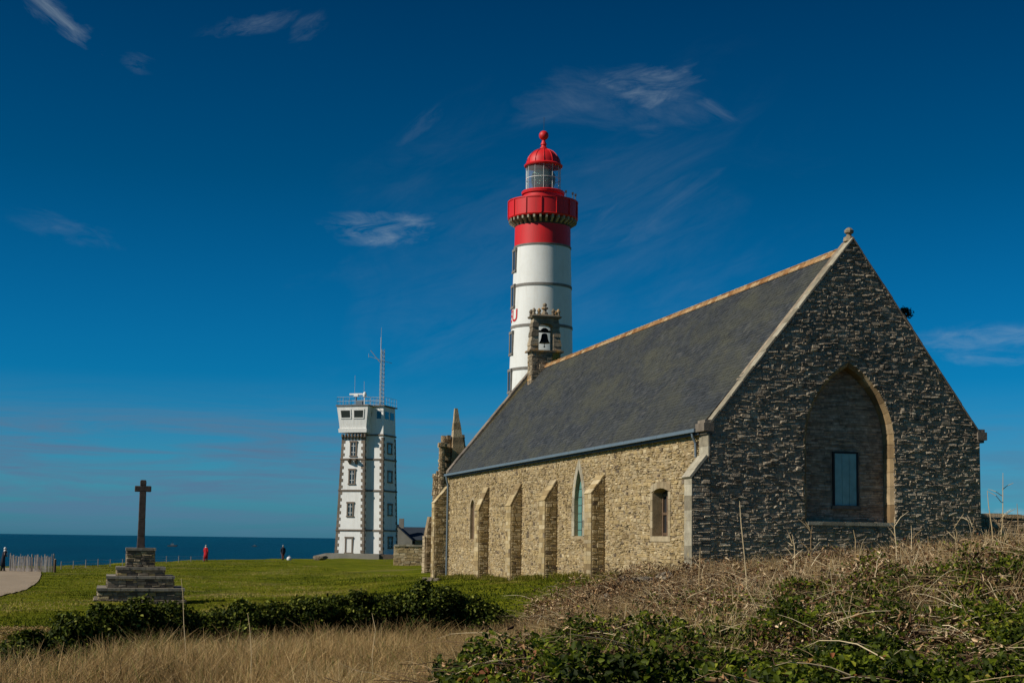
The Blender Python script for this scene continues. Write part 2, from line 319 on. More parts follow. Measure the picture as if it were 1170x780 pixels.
# ------------------------------------------------------------------ terrain
CREST_X = [-40, -1.5, 0, 1.9, 2.9, 4.4, 6.0, 7.7, 9.6, 14, 60]
CREST_M = [0, 0, .02, .42, .74, 1.08, 1.46, 1.70, 1.96, 2.25, 2.3]
def mound(X, Y):
    far = np.interp(X, CREST_X, CREST_M)
    near_ = .42*ss(-1.6, .6, X) + .28*ss(2, 12, X)
    k = ss(8, 27, Y); m_ = near_*(1-k) + far*k
    return m_*ss(3, 7, Y)*(1-ss(33, 50, Y))
def ground_z(X, Y):
    X = np.asarray(X, dtype=float); Y = np.asarray(Y, dtype=float)
    z = np.interp(Y, [-100, 0, 18, 33, 45, 75, 110, 170, 260, 400], [-1.5, -1.6, -1.9, -2.38, -2.66, -2.86, -2.66, -2.64, -2.5, -2.6])
    z = z + 1.6*ss(-14, 10, X)*ss(34, 48, Y)*(1-ss(105, 150, Y))
    z = z + mound(X, Y)
    z = z + (fnoise(X*.35, Y*.35, 3)-.5)*.16 + (fnoise(X*.12, Y*.09, 9)-.5)*.28*ss(36, 60, Y)
    E = np.interp(X, [-90, -60, -38.5, -34.5, -30, -22, -10, 0, 40, 300], [104, 112, 121, 162, 180, 190, 222, 262, 300, 300])
    E = E + (fnoise(X*.2, X*0+2, 5)-.5)*6
    return z + (-27-z)*ss(0, 1, (Y-E)/14)
def gz(x, y): return float(ground_z(x, y))
gx = np.unique(np.concatenate([np.arange(-160, -48, 4), np.arange(-48, -14, .6), np.arange(-14, 16, .35), np.arange(16, 40, 1.5), np.arange(40, 300, 8)]))
gy = np.unique(np.concatenate([np.arange(-100, 2, 6), np.arange(2, 42, .35), np.arange(42, 130, 1.2), np.arange(130, 320, 3), np.arange(320, 340, 8)]))
GX, GY = np.meshgrid(gx, gy); GZ = ground_z(GX, GY); nx, ny = len(gx), len(gy)
idx = np.arange(nx*ny).reshape(ny, nx)
FA = np.stack([idx[:-1,:-1], idx[:-1,1:], idx[1:,1:], idx[1:,:-1]], -1).reshape(-1, 4)
props(np_mesh('ground', np.stack([GX, GY, GZ], -1).reshape(-1, 3), FA, np.full(len(FA), .5), M['ground'], smooth=True), kind='structure')
mb = MB(); mb.face([(-60000, -3000, -24), (60000, -3000, -24), (60000, 70000, -24), (-60000, 70000, -24)])
props(mb.build('sea', M['sea']), kind='structure')
# sandy path: draped strip
right = [(-17.5, 47), (-19.0, 52), (-20.4, 57), (-21.7, 63), (-23.1, 70), (-25.5, 80), (-28.2, 90), (-31.2, 100), (-34.4, 110), (-36.4, 116)]
left = [(-22.5, 47), (-24.3, 54), (-25.7, 61), (-27.0, 67), (-28.0, 74), (-29.0, 81), (-30.2, 86), (-31.9, 92), (-36.0, 106), (-39.4, 117)]
V = []; NS = 16
def fine(pl, n=100):
    p = np.array(pl); tt = np.linspace(0, len(p)-1, n); return np.stack([np.interp(tt, range(len(p)), p[:,k]) for k in (0,1)], -1)
A, B = fine(right), fine(left)
for i in range(100):
    for k in range(NS+1):
        q = A[i]*(1-k/NS) + B[i]*k/NS
        q = q + (rng.random(2)-.5)*(.0 if k in (0, NS) else 0)
        V.append((q[0], q[1], gz(q[0], q[1])+.045))
FA = np.array([[i*(NS+1)+k, i*(NS+1)+k+1, (i+1)*(NS+1)+k+1, (i+1)*(NS+1)+k] for i in range(99) for k in range(NS)])
props(np_mesh('path', V, FA, np.full(len(FA), .5), M['path'], smooth=True), kind='structure')

# ------------------------------------------------------------------ masonry
class Frame:
    """wall frame: h along the wall, z up, d outward"""
    def __init__(s, o, h, n): s.o = Vector(o); s.h = Vector(h); s.n = Vector(n)
    def __call__(s, h, z, d=0.0): p = s.o + s.h*h + s.n*d; return Vector((p.x, p.y, z))
def stones(mb, fr, z0, z1, iv, ch=(.09,.2), sw=(.18,.5), pr=(.008,.045), joint=.012, wob=.012, tone=None, d0=-.004, tilt=.010, gap=0.0):
    z = z0; ph = random.random()*9
    while z < z1-.03:
        hgt = min(random.uniform(*ch), z1-z)
        if z1-z-hgt < ch[0]*.6: hgt = z1-z
        zm = z + hgt*.5
        for (a, b) in iv(zm):
            if b-a < .06: continue
            x = a
            while x < b-.02:
                wd = random.uniform(*sw)*(.6+.4*hgt/ch[1])
                if b-x-wd < sw[0]*.6: wd = b-x
                parts = [(z, hgt)]
                if hgt > ch[0]*1.35 and random.random() < .4: k = random.uniform(.4,.6); parts = [(z, hgt*k), (z+hgt*k, hgt*(1-k))]
                for (zz, hh) in parts:
                    if random.random() < gap: continue
                    j = joint*random.uniform(.5, 1.4); p = random.uniform(*pr); e = min(.02, hh*.18)
                    q = []
                    for d, ins in ((d0, 0), (p, e)):
                        for (cx, cz) in ((0,0),(1,0),(1,1),(0,1)):
                            X_ = x + j + ins if cx == 0 else x+wd-j-ins
                            Z_ = zz + j*.7 + ins if cz == 0 else zz+hh-j*.7-ins
                            jx = random.uniform(-wob, wob); jz = random.uniform(-wob, wob)*.7
                            Z_ += (math.sin(X_*.9+ph)*1.2+math.sin(X_*2.3+ph*2+zz*1.7)*.8)*wob
                            q.append(fr(X_+jx, Z_+jz, d + (random.uniform(-tilt,tilt) if ins else 0)))
                    tn = random.random() if tone is None else tone(x+wd/2, zz+hh/2)
                    mb.hexa(q, tn, skip=(0,))
                x += wd
        z += hgt
def blocks(mb, fr, cells, p=.02, joint=.006, inner=0.0):
    """cells: list of 4 (h,z) corners, each a dressed block standing p proud, reaching back by inner"""
    for c in cells:
        cx = sum(a for a, _ in c)/4; cz = sum(b for _, b in c)/4
        q = []
        for d in (-inner-.004, p):
            for (h, z) in c:
                L = math.hypot(h-cx, z-cz) or 1; k = 1-joint/L
                q.append(fr(cx+(h-cx)*k, cz+(z-cz)*k, d + (random.uniform(-.004,.004) if d > 0 else 0)))
        mb.hexa(q, random.random())
def pointed(cx, w_, zs, rise, n=12, off=0.0):
    """points of a pointed arch from left springing over the apex to the right, offset outward by off"""
    R0 = (rise*rise + w_*w_/4)/w_; c = R0 - w_/2; Ro = R0 + off
    a1 = math.acos(c/Ro)
    L = [(cx + c - Ro*math.cos(a1*i/n), zs + Ro*math.sin(a1*i/n)) for i in range(n+1)]
    return L + [(2*cx-x, z) for x, z in L[-2::-1]]
def arch_half(w_, zs, rise, z, off=0.0):
    if z <= zs: return w_/2 + off
    R0 = (rise*rise + w_*w_/4)/w_; c = R0-w_/2; Ro = R0+off
    q = Ro*Ro-(z-zs)**2
    return max(0, math.sqrt(q)-c) if q > 0 else 0
def arch_frame(mb, fr, cx, w_, z0, zs, rise, fw, p=.025, inner=.3, n=8, jambs=True, bl=.34, splay=0.0):
    I = pointed(cx, w_, zs, rise, n); O = pointed(cx, w_, zs, rise, n, fw)
    cells = []
    for i in range(len(I)-1): cells.append([I[i], I[i+1], O[i+1], O[i]])
    if jambs:
        z = z0
        while z < zs-.02:
            h = min(random.uniform(bl*.8, bl*1.2), zs-z)
            if zs-z-h < .12: h = zs-z
            e = random.uniform(0, .05)
            for s in (-1, 1):
                a, b_ = cx+s*w_/2, cx+s*(w_/2+fw+e)
                a, b_ = min(a, b_), max(a, b_)
                cells.append([(a, z), (b_, z), (b_, z+h), (a, z+h)])
            z += h
    if not splay: blocks(mb, fr, cells, p, .006, inner); return
    for c in cells:                       # chamfered section: the edge next to the opening is set back
        cxm = sum(a for a, _ in c)/4; czm = sum(b for _, b in c)/4; q = []
        for fd in (0, 1):
            for (h, z) in c:
                jm = any(abs(h-a) < 1e-6 and abs(z-b) < 1e-6 for a, b in I) or abs(abs(h-cx)-w_/2) < 1e-6
                L = math.hypot(h-cxm, z-czm) or 1; k = 1-.006/L
                q.append(fr(cxm+(h-cxm)*k, czm+(z-czm)*k, (-inner if not fd else (-splay if jm else p))))
        mb.hexa(q, random.random())
def cut(iv, a, b):
    o = []
    for (x, y) in iv:
        if b <= x or a >= y: o.append((x, y)); continue
        if a > x: o.append((x, a))
        if b < y: o.append((b, y))
    return o

# ------------------------------------------------------------------ chapel
C0 = at(811, 600, 47.0); C0.z = 0
av = Vector((-.2559, .9667, 0)).normalized(); gv = Vector((.9667, .2559, 0)).normalized()
W = 9.64; HV = 5.06; L_ = 38.6
def MV(v): return W - v*(W-HV)/HV        # mirror across the ridge
ZE = at(811, 484, 47.0).z; ZA = at(970, 272, 48.2).z; TH = .6
GW = Frame(C0, gv, -av)                   # gable: h to the right, d towards the camera
SW = Frame(C0, av, -gv)                   # side wall: h away from the camera, d to the left
def P3(s, v, z): p = C0 + av*s + gv*v; return Vector((p.x, p.y, z))
chapel = thing('stone_chapel', (C0.x, C0.y, gz(C0.x, C0.y)), 'long stone chapel with steep dark slate roof and a blocked pointed arch in its gable', 'chapel')
def rake(v): return ZE + (ZA-ZE)*(1-abs(v-HV)/HV)
GB = -2.6
# near gable wall with niche
NW, NZ0, NZS, NR = 2.98, at(970, 596, 48.2).z, at(970, 506, 48.2).z, 2.50
NC = 4.86; FW = .13
hole = [GW(NC-NW/2-FW*.93, NZ0), *[GW(a, b) for a, b in pointed(NC, NW, NZS, NR, 14, FW*.93)], GW(NC+NW/2+FW*.93, NZ0)]
mb = MB(); mb.prism([GW(0, GB), GW(W, GB), GW(W, ZE), GW(HV, ZA), GW(0, ZE)], av*.5, holes=[hole])
mb.prism([GW(0, GB, -.502), GW(W, GB, -.502), GW(W, ZE, -.502), GW(HV, ZA, -.502), GW(0, ZE, -.502)], av*.25)
gable = mb.build('gable_wall', M['gablejoint'], chapel)
def giv(z):
    vl, vr = 0.02, W-.02
    if z > ZE: k = (z-ZE)/(ZA-ZE)*HV; vl, vr = k+.05, MV(k)-.05
    if vr-vl < .1: return []
    iv = [(vl, vr)]
    if NZ0-.02 < z < NZS+NR+.25:
        h = arch_half(NW, NZS, NR, z, FW*.8); 
        if h > 0: iv = cut(iv, NC-h, NC+h)
    return iv
def gt(x, z):
    k = .55*random.random()**1.2 + .45*float(fnoise(x*.7, z*.7, 31)) + .28*(fnoise(x*.25+3, z*.25, 33)-.5)
    return min(1, max(0, k*1.05-.05))
mb = MB(); stones(mb, GW, GB, ZA-.15, giv, ch=(.045,.155), sw=(.08,.38), pr=(-.002,.045), joint=.004, wob=.024, tone=gt, tilt=.022, gap=.03)
mb.build('gable_stones', M['gablestone'], gable)
nf = Frame(C0 + av*.5, gv, -av)
def niv(z):
    h = arch_half(NW, NZS, NR, z)-.01; iv = [(NC-h, NC+h)] if h > .05 else []
    if 1.12 < z < 3.05: iv = cut(iv, 4.44, 5.46)
    return iv
mb = MB(); stones(mb, nf, NZ0, NZS+NR-.1, niv, ch=(.05,.11), sw=(.2,.6), pr=(.004,.03), joint=.006, wob=.008)
mb.build('niche_wall', M['nichestone'], gable)
mb = MB(); arch_frame(mb, GW, NC, NW, NZ0, NZS, NR, FW, .02, .49, 9, bl=.5, splay=.09)
mb.build('niche_arch', M['niche_granite'], gable)
mb = MB(); v = NC-NW/2-.02
while v < NC+NW/2-.1: d = random.uniform(.5,.8); mb.box(GW(v+d/2, NZ0-.06, -.2), (d/2-.008, .26, .055), (gv, av, Vector((0,0,1))), random.random()); v += d
mb.build('niche_sill', M['ashlar_pale'], gable)
# teal shutter set in the niche
mb = MB(); tz0, tz1, tv0, tv1 = at(967, 577, 48.7).z, at(967, 518, 48.7).z, 4.56, 5.34
nb = 3; bw = (tv1-tv0)/nb
for k in range(nb): mb.box(nf(tv0+bw*(k+.5), (tz0+tz1)/2, .03), (bw/2-.006, .025, (tz1-tz0)/2), (gv, av, Vector((0,0,1))), random.random())
sh = mb.build('shutter', M['teal'], chapel)
mb = MB()
for s in (-1, 1): mb.box(nf((tv0+tv1)/2+s*((tv1-tv0)/2+.035), (tz0+tz1)/2, .03), (.03, .04, (tz1-tz0)/2+.06), (gv, av, Vector((0,0,1))))
mb.box(nf((tv0+tv1)/2, tz1+.035, .03), ((tv1-tv0)/2, .04, .03), (gv, av, Vector((0,0,1))))
mb.build('shutter_frame', M['dark'], sh)
mb = MB(); mb.box(nf((tv0+tv1)/2, tz0-.07, .06), ((tv1-tv0)/2+.12, .07, .055), (gv, av, Vector((0,0,1)))); mb.build('shutter_sill', M['ashlar_dark'], sh)
# side wall with openings
wins = [dict(a=3.62, b=5.12, z0=.2, z1=1.70, seg=.22), ]
LZ = dict(c=13.72, w=1.12, z0=.2, zs=1.45, r=1.42)
SL = dict(c=32.2, w=.85, z0=.02, zs=1.65, r=.42)
def hole_rect_seg(a, b, z0, z1, seg, n=6): return [(a, z0), (a, z1)] + [(a+(b-a)*i/n, z1+seg*math.sin(math.pi*i/n)**.6) for i in range(1, n)] + [(b, z1), (b, z0)]
holes = [[SW(h, z) for h, z in hole_rect_seg(3.62, 5.12, .2, 1.70, .14)]]
for q in (LZ, SL): holes.append([SW(q['c']-q['w']/2, q['z0'])] + [SW(a, b) for a, b in pointed(q['c'], q['w'], q['zs'], q['r'], 8)] + [SW(q['c']+q['w']/2, q['z0'])])
ZW = ZE-.12
mb = MB(); mb.prism([SW(.76, GB), SW(L_, GB), SW(L_, ZW), SW(.76, ZW)], gv*.45, holes=holes)
side = mb.build('side_wall', M['mortar'], chapel)
BUT = [(10.35, .55), (16.7, .55), (22.4, .53), (28.65, .52)]   # near face position, projection
BWD = .85
def siv(z):
    iv = [(0.02, L_-.02)]
    if 0.02 < z < 1.9+.12: iv = cut(iv, 3.62-.2, 5.12+.2)
    for q in (LZ, SL):
        f = .3 if q is LZ else .14
        if q['z0']-.05 < z < q['zs']+q['r']+f:
            h = arch_half(q['w'], q['zs'], q['r'], z, f*.8)
            if h > 0: iv = cut(iv, q['c']-h, q['c']+h)
    return iv
def wt(x, z):
    k = .65*random.random() + .35*float(fnoise(x*.6, z*.8, 41)); k = min(.95, max(0, k*1.25-.12))
    return 1.0 if random.random() < .06 else k
mb = MB(); stones(mb, SW, GB, ZW, siv, ch=(.055,.17), sw=(.10,.40), pr=(.0,.04), joint=.010, wob=.020, tone=wt, tilt=.012, gap=.03)
mb.build('wall_stones', M['wallstone'], side)
mb = MB(); arch_frame(mb, SW, LZ['c'], LZ['w'], LZ['z0'], LZ['zs'], LZ['r'], .32, .03, .4, 6); mb.build('window_surround', M['ashlar_pale'], side)
mb = MB(); arch_frame(mb, SW, SL['c'], SL['w'], SL['z0'], SL['zs'], SL['r'], .16, .03, .3, 4); mb.build('window_surround', M['ashlar'], side)
z = .2
cells = []
while z < 1.69:
    h = min(random.uniform(.25,.4), 1.7-z)
    if 1.7-z-h < .1: h = 1.7-z
    cells += [[(3.62-.24, z), (3.62, z), (3.62, z+h), (3.62-.24, z+h)], [(5.12, z), (5.12+.24, z), (5.12+.24, z+h), (5.12, z+h)]]; z += h
for k in range(6):
    x0, x1 = 3.62-.2+1.9*k/6, 3.62-.2+1.9*(k+1)/6; f = lambda x: 1.70+.14*math.sin(math.pi*min(1, max(0, (x-3.62)/1.5)))**.6
    cells.append([(x0, f(x0)), (x1, f(x1)), (x1, f(x1)+.24), (x0, f(x0)+.24)])
cells.append([(3.4, .02), (5.34, .02), (5.34, .2), (3.4, .2)])
mb = MB(); blocks(mb, SW, cells, .03, .006, .35)
mb.build('window_surround', M['ashlar'], side)
ax_s = (av, gv, Vector((0,0,1)))
w1 = None
mb = MB(); mb.box(SW(4.37, 1.0, -.40), (.75, .02, .95), ax_s); w1 = mb.build('window', M['dark'], chapel)
mb = MB()
for k in range(4): mb.box(SW(3.70+.45*k, 1.0, -.35), (.045, .03, .86), ax_s, random.random())
for zz in (.28, .98, 1.62): mb.box(SW(4.37, zz, -.36), (.74, .025, .045), ax_s, random.random())
mb.build('frame', M['brown_wood'], w1)
mb = MB(); mb.box(SW(LZ['c'], 1.5, -.16), (.56, .015, 1.35), ax_s); w2 = mb.build('window', M['teal_glass'], chapel); w2['label'] = 'tall lancet window of teal glass'
mb = MB(); mb.box(SW(LZ['c'], 1.4, -.135), (.022, .012, 1.3), ax_s)
for k in range(7): mb.box(SW(LZ['c'], .45+.33*k, -.135), (.55, .009, .009), ax_s)
mb.build('glazing_bars', M['dark_steel'], w2)
mb = MB(); mb.box(SW(SL['c'], 1.0, -.12), (.47, .015, 1.1), ax_s); mb.build('window', M['brown_wood'], chapel)['label'] = 'narrow blocked slit opening'
# buttresses: solid core, side stones, dressed front, sloping cap
def buttress(s0, pj, wd, zlip, ztop, par, far=False):
    zb = GB
    core = MB()
    poly = [SW(s0, zb, 0.0), SW(s0, zb, pj), SW(s0, zlip, pj), SW(s0, ztop, 0.0)]
    core.prism(poly, av*wd)
    c = core.build('buttress', M['mortar'], par)
    nfr = Frame(SW(s0, 0), -gv, -av)
    dep = lambda z: pj if z < zlip else max(0, pj*(1-(z-zlip)/(ztop-zlip)))
    mb = MB(); stones(mb, nfr, zb, ztop-.1, lambda z: [(0.05, dep(z)-.02)], ch=(.08,.2), sw=(.16,.4), pr=(.006,.03), tone=wt)
    mb.build('side_stones', M['wallstone'], c)
    mb = MB(); ffr = Frame(SW(s0, 0, pj), av, -gv); z = zb
    while z < zlip-.01:
        h = min(random.uniform(.12,.26), zlip-z)
        if zlip-z-h < .08: h = zlip-z
        k = random.uniform(.3,.7)
        blocks(mb, ffr, [[(0, z), (wd*k, z), (wd*k, z+h), (0, z+h)], [(wd*k, z), (wd, z), (wd, z+h), (wd*k, z+h)]], .025, .008, 0)
        z += h
    mb.build('front_blocks', M['wallstone'], c)
    mb = MB(); n = 4; sl = Vector(SW(s0, ztop, 0)-SW(s0, zlip, pj)); up = sl.cross(av).normalized()
    if up.z < 0: up = -up
    for k in range(n):
        a0 = SW(s0-.015, zlip, pj+.03) + sl*(k/n); a1 = SW(s0-.015, zlip, pj+.03) + sl*((k+1)/n)*.995
        q = [a0, a0+av*(wd+.03), a1+av*(wd+.03), a1]
        mb.hexa(q + [x+up*(.04+.012*(k % 2)) for x in q], random.random())
    mb.build('weathering', M['wallstone'], c)
    return c
for s0, pj in BUT: buttress(s0, pj, BWD, at(672, 563, 57).z-(.02*(s0-9)), at(686, 543, 57).z+.02*(s0-9)*.3, chapel)
buttress(38.0, .80, .75, at(498, 575, 84).z, at(511, 556, 84).z, chapel)
# clasping buttress at the near corner, in the plane of the gable
def corner():
    zl, zt = at(790, 546, 46.8).z, at(812, 521, 47).z; pj = .60; wd = .62
    core = MB(); poly = [SW(0, GB, 0), SW(0, GB, pj), SW(0, zl, pj), SW(0, zt, .03), SW(0, zt, 0)]
    core.prism(poly, av*wd); c = core.build('corner_buttress', M['gablejoint'], chapel)
    fr = Frame(SW(0, 0), -gv, -av); dep = lambda z: pj if z < zl else max(.03, pj*(1-(z-zl)/(zt-zl)))
    mb = MB(); stones(mb, fr, GB, zt-.05, lambda z: [(-.02, dep(z)-.01)], ch=(.055,.15), sw=(.16,.5), pr=(.008,.06), joint=.008, tone=lambda x, z: random.random()*.9)
    mb.build('side_stones', M['gablestone'], c)
    mb = MB(); ffr = Frame(SW(0, 0, pj), av, -gv); z = GB
    while z < zl-.01:
        h = min(random.uniform(.3,.5), zl-z)
        if zl-z-h < .12: h = zl-z
        blocks(mb, ffr, [[(-.03, z), (wd, z), (wd, z+h), (-.03, z+h)]], .02, .006, 0); z += h
    mb.build('front_blocks', M['ashlar_pale'], c); mb = MB()
    # dressed quoin above, flush with the wall
    uf = Frame(SW(0, 0, .03), av, -gv); z = zt
    while z < ZE-.02:
        h = min(random.uniform(.25,.4), ZE-z)
        if ZE-z-h < .1: h = ZE-z
        blocks(mb, uf, [[(-.05, z), (.72, z), (.72, z+h), (-.05, z+h)]], .035, .006, .02); z += h
    mb.build('corner_quoins', M['ashlar_pale'], c)
    mb = MB(); sl = SW(0, zt, .03)-SW(0, zl, pj); up = sl.cross(av).normalized(); up = up if up.z > 0 else -up
    for k in range(3):
        a0 = SW(-.05, zl, pj+.04)+sl*(k/3); a1 = SW(-.05, zl, pj+.04)+sl*((k+1)/3)*.995
        q = [a0, a0+av*(wd+.1), a1+av*(wd+.1), a1]; mb.hexa(q+[x+up*(.08+.01*(k % 2)) for x in q], random.random())
    mb.build('weathering', M['ashlar_pale'], c)
corner()
# right-hand and far walls (out of sight from the road, but real)
mb = MB(); R0 = Frame(C0+gv*W, av, gv)
mb.prism([R0(.76, GB), R0(L_, GB), R0(L_, ZW), R0(.76, ZW)], -gv*.5); mb.build('rear_side_wall', M['wallstone'], chapel)
FG = Frame(C0+av*L_, gv, av)
mb = MB(); mb.prism([FG(0, GB), FG(W, GB), FG(W, ZE), FG(HV, ZA), FG(0, ZE)], -av*.6); mb.build('far_gable_wall', M['wallstone'], chapel)
# roof: sprocketed profile with real slates
ZR = ZA-.28; RS0, RS1 = .52, L_-.35
prof = [(-.17, ZE-.14), (.55, ZE+.72), (HV, ZR)]
roof = None
mb = MB()
for sgn in (0, 1):
    pr = [(v if sgn == 0 else MV(v), z) for v, z in prof]
    for (v0, z0), (v1, z1) in zip(pr[:-1], pr[1:]):
        q = [P3(RS0, v0, z0-.06), P3(RS1, v0, z0-.06), P3(RS1, v1, z1-.06), P3(RS0, v1, z1-.06)]
        mb.hexa([x-Vector((0,0,.12)) for x in q] + q, .3)
roof = mb.build('roof', M['slate_far'], chapel)
mat_s = M['slate']; tt_ = NT(mat_s.node_tree); bs = mat_s.node_tree.nodes['Principled BSDF']
lk = bs.inputs['Base Color'].links[0].from_socket; Pp = opos(tt_)
li = tt_.ramp(tt_.noise(tt_.mapping(Pp, (.9,.25,.5), rot=(0,0,.26)), 1.1, 7, .72, .5), [(.42, 0.0), (.64, .95)])
cc = tt_.mix(li, lk, (.074,.074,.050,1))
cc = tt_.mix(tt_.ramp(tt_.noise(tt_.mapping(Pp, (.3,.3,.3)), 1.0, 5, .6), [(.45, 0.0), (.7, .5)]), cc, (.030,.034,.037,1))
cc = tt_.mix(tt_.ramp(tt_.noise(Pp, 5, 6, .75), [(.60, 0.0), (.70, .5)]), cc, (.10,.095,.075,1))
tt_.set(bs.inputs['Base Color'], cc)
def slates(mb, side_):
    pts = [Vector((v, z, 0)) for v, z in prof]; seg = [(pts[i+1]-pts[i]).length for i in range(2)]; tot = sum(seg)
    def on(d):
        if d < seg[0]: return pts[0].lerp(pts[1], d/seg[0]), (pts[1]-pts[0]).normalized()
        return pts[1].lerp(pts[2], min(1, (d-seg[0])/seg[1])), (pts[2]-pts[1]).normalized()
    exp = .16; r = 0; d = 0
    while d < tot-.05:
        p0, t0 = on(d); p1, t1 = on(min(tot, d+exp*1.25)); nrm = Vector((-t0.y, t0.x, 0))
        s = RS0 - (.12 if r % 2 else 0)
        while s < RS1:
            wd = random.uniform(.20,.27); e0 = max(s, RS0); e1 = min(s+wd-.008, RS1); s += wd
            if e1-e0 < .03: continue
            lift = random.uniform(.007,.018); j = random.uniform(-.012,.012); tw = random.uniform(-.004,.004)
            def Q(S, p, up, dj=0): v = p.x+nrm.x*up+t0.x*dj; z = p.y+nrm.y*up+t0.y*dj; return P3(S, v if side_ == 0 else MV(v), z)
            q = [Q(e0, p0, 0, j), Q(e1, p0, 0, j), Q(e1, p1, -.004), Q(e0, p1, -.004)]
            u = [Q(e0, p0, lift+tw, j), Q(e1, p0, lift-tw, j), Q(e1, p1, .003), Q(e0, p1, .003)]
            tn = random.random(); mb.face(u, tn); mb.face([q[0], q[1], u[1], u[0]], tn*.6)
        d += exp; r += 1
mb = MB(); slates(mb, 0); mb.build('slates', M['slate'], roof, fix=False)
mb = MB(); slates(mb, 1); mb.build('slates', M['slate'], roof, fix=False)
mb = MB(); s = RS0
while s < RS1-2.2:
    l = random.uniform(.38,.46); z = ZR+.02
    for sg in (-1, 1):
        a0, a1 = P3(s, HV, z+.085), P3(s+l-.012, HV, z+.085); b0, b1 = P3(s, HV+sg*.12, z-.07), P3(s+l-.012, HV+sg*.12, z-.07)
        q = [b0, b1, a1, a0]; dn = Vector((0,0,-.04)); mb.hexa([x+dn for x in q]+q, random.random())
    mb.tube([P3(s, HV, z+.085), P3(s+l*.5, HV, z+.09), P3(s+l-.012, HV, z+.085)], .038, 6, random.random())
    s += l
mb.build('ridge_tiles', M['orange'], roof)
# copings on the gables
def coping(mb, s0, s1, z_add, sides=(0, 1), bl=.62, th=.13):
    for sg in sides:
        n = int(math.hypot(HV+.1, ZA-ZE)/bl)
        for k in range(n):
            f0, f1 = k/n, (k+1)/n-.004
            def pt(f, S, up): v = -.06+(HV+.06)*f; z = ZE-.08+(ZA-ZE+.08)*f+up; return P3(S, v if sg == 0 else MV(v), z)
            up = th + random.uniform(-.015,.015)
            q = [pt(f0, s0, z_add), pt(f0, s1, z_add), pt(f1, s1, z_add), pt(f1, s0, z_add)]
            mb.hexa(q+[x+Vector((0,0,up*1.5)) for x in q], random.random())
mb = MB(); coping(mb, -.05, .34, -.02, (0,), th=.06); cp = mb.build('coping', M['ashlar_pale'], gable); 
mb = MB(); coping(mb, -.05, .5, -.02, (1,), th=.05); mb.build('coping', M['ashlar_dark'], gable)
mb = MB(); coping(mb, L_-.6, L_+.05, -.02); mb.build('coping', M['ashlar_dark'], chapel)
for v0, sg in ((0, -1), (W, 1)):
    mb = MB()
    mb.box(P3(.28, v0+sg*.06, ZE-.10), (.37, .17, .13), (av, gv, Vector((0,0,1))), .4)
    mb.box(P3(.28, v0+sg*.03, ZE-.27), (.34, .10, .05), (av, gv, Vector((0,0,1))), .1)
    mb.box(P3(.26, v0+sg*.05, ZE+.07), (.30, .13, .06), (av, gv, Vector((0,0,1))), .7)
    mb.build('kneeler', M['ashlar_dark'], gable)
mb = MB(); zf = ZA+.10; fc = P3(.25, HV, 0)
mb.lathe([(.001, zf-.15), (.20, zf-.15), (.18, zf-.02), (.09, zf+.03), (.08, zf+.10), (.15, zf+.14), (.16, zf+.22), (.08, zf+.30), (.001, zf+.33)], fc, 8)
mb.build('finial', M['bellcote'], gable)
# gutter and downpipes
mb = MB(); zg = ZE-.22
for k in range(11):
    a, b_ = RS0+.1+(RS1-RS0-.2)*k/11, RS0+.1+(RS1-RS0-.2)*(k+1)/11-.012
    mb.box(P3((a+b_)/2, -.235, zg+.05), ((b_-a)/2, .06, .055), (av, gv, Vector((0,0,1))))
mb.build('gutter', M['zinc'], chapel)
mb = MB(); mb.tube([P3(.95, -.22, zg), P3(.95, -.20, zg-.15), P3(.95, -.10, zg-.34), P3(.95, -.09, at(792, 522, 47.8).z)], .045, 8); mb.build('downpipe', M['zinc'], chapel)
mb = MB(); mb.tube([P3(37.8, -.22, zg), P3(37.8, -.20, zg-.2), P3(37.8, -.12, zg-.5), P3(37.8, -.12, GB+.2)], .06, 8); mb.build('downpipe', M['zinc'], chapel)
# small tuft rooted on the right-hand coping
def leafblob(V_, F_, T_, c, rad, n, size, tl=(0, 1), shell=.35):
    c = np.array(c); rad = np.array(rad)
    d = rng.normal(size=(n, 3)); d /= np.linalg.norm(d, axis=1)[:,None]; d[:,2] = np.abs(d[:,2])*1.0 - .15
    r = 1-shell*rng.random(n)**1.5
    p = c + d*rad*r[:,None] + rng.normal(0, .045, (n, 3))
    add_leaves(V_, F_, T_, p, size, rng.uniform(*tl, n), d)
def add_leaves(V_, F_, T_, p, size, tone, bias=None, aspect=.75):
    n = len(p); nrm = rng.normal(size=(n, 3)); nrm[:,2] += .8
    if bias is not None: nrm += bias*1.1
    nrm /= np.linalg.norm(nrm, axis=1)[:,None]
    t = np.cross(nrm, rng.normal(size=(n, 3))); t /= np.linalg.norm(t, axis=1)[:,None]+1e-9
    b = np.cross(nrm, t); s = (size*rng.uniform(.6, 1.3, n))[:,None]
    fold = rng.uniform(.05,.3,n)[:,None]*s
    # 4-gon halves folded on the midrib: tip, left, base, right (two quads share the rib)
    A = p - t*s*.5; Bq = p + b*s*aspect*.5*.9 - t*s*.12 + nrm*fold; Cq = p + b*s*aspect*.25 + t*s*.32 + nrm*fold*.6; D = p + t*s*.55
    B2 = p - b*s*aspect*.5*.9 - t*s*.12 + nrm*fold; C2 = p - b*s*aspect*.25 + t*s*.32 + nrm*fold*.6
    base = sum(len(x) for x in V_)
    V_.append(np.stack([A, Bq, Cq, D, C2, B2], 1).reshape(-1, 3))
    i = base + np.arange(n)*6
    F_.append(np.stack([np.stack([i, i+1, i+2, i+3], 1), np.stack([i, i+3, i+4, i+5], 1)], 1).reshape(-1, 4))
    T_.append(np.repeat(tone, 2))
def leaf_obj(name, V_, F_, T_, m_, parent=None): return np_mesh(name, np.concatenate(V_), np.concatenate(F_), np.concatenate(T_), m_, parent)
tp = at(1033, 357, 49.1)
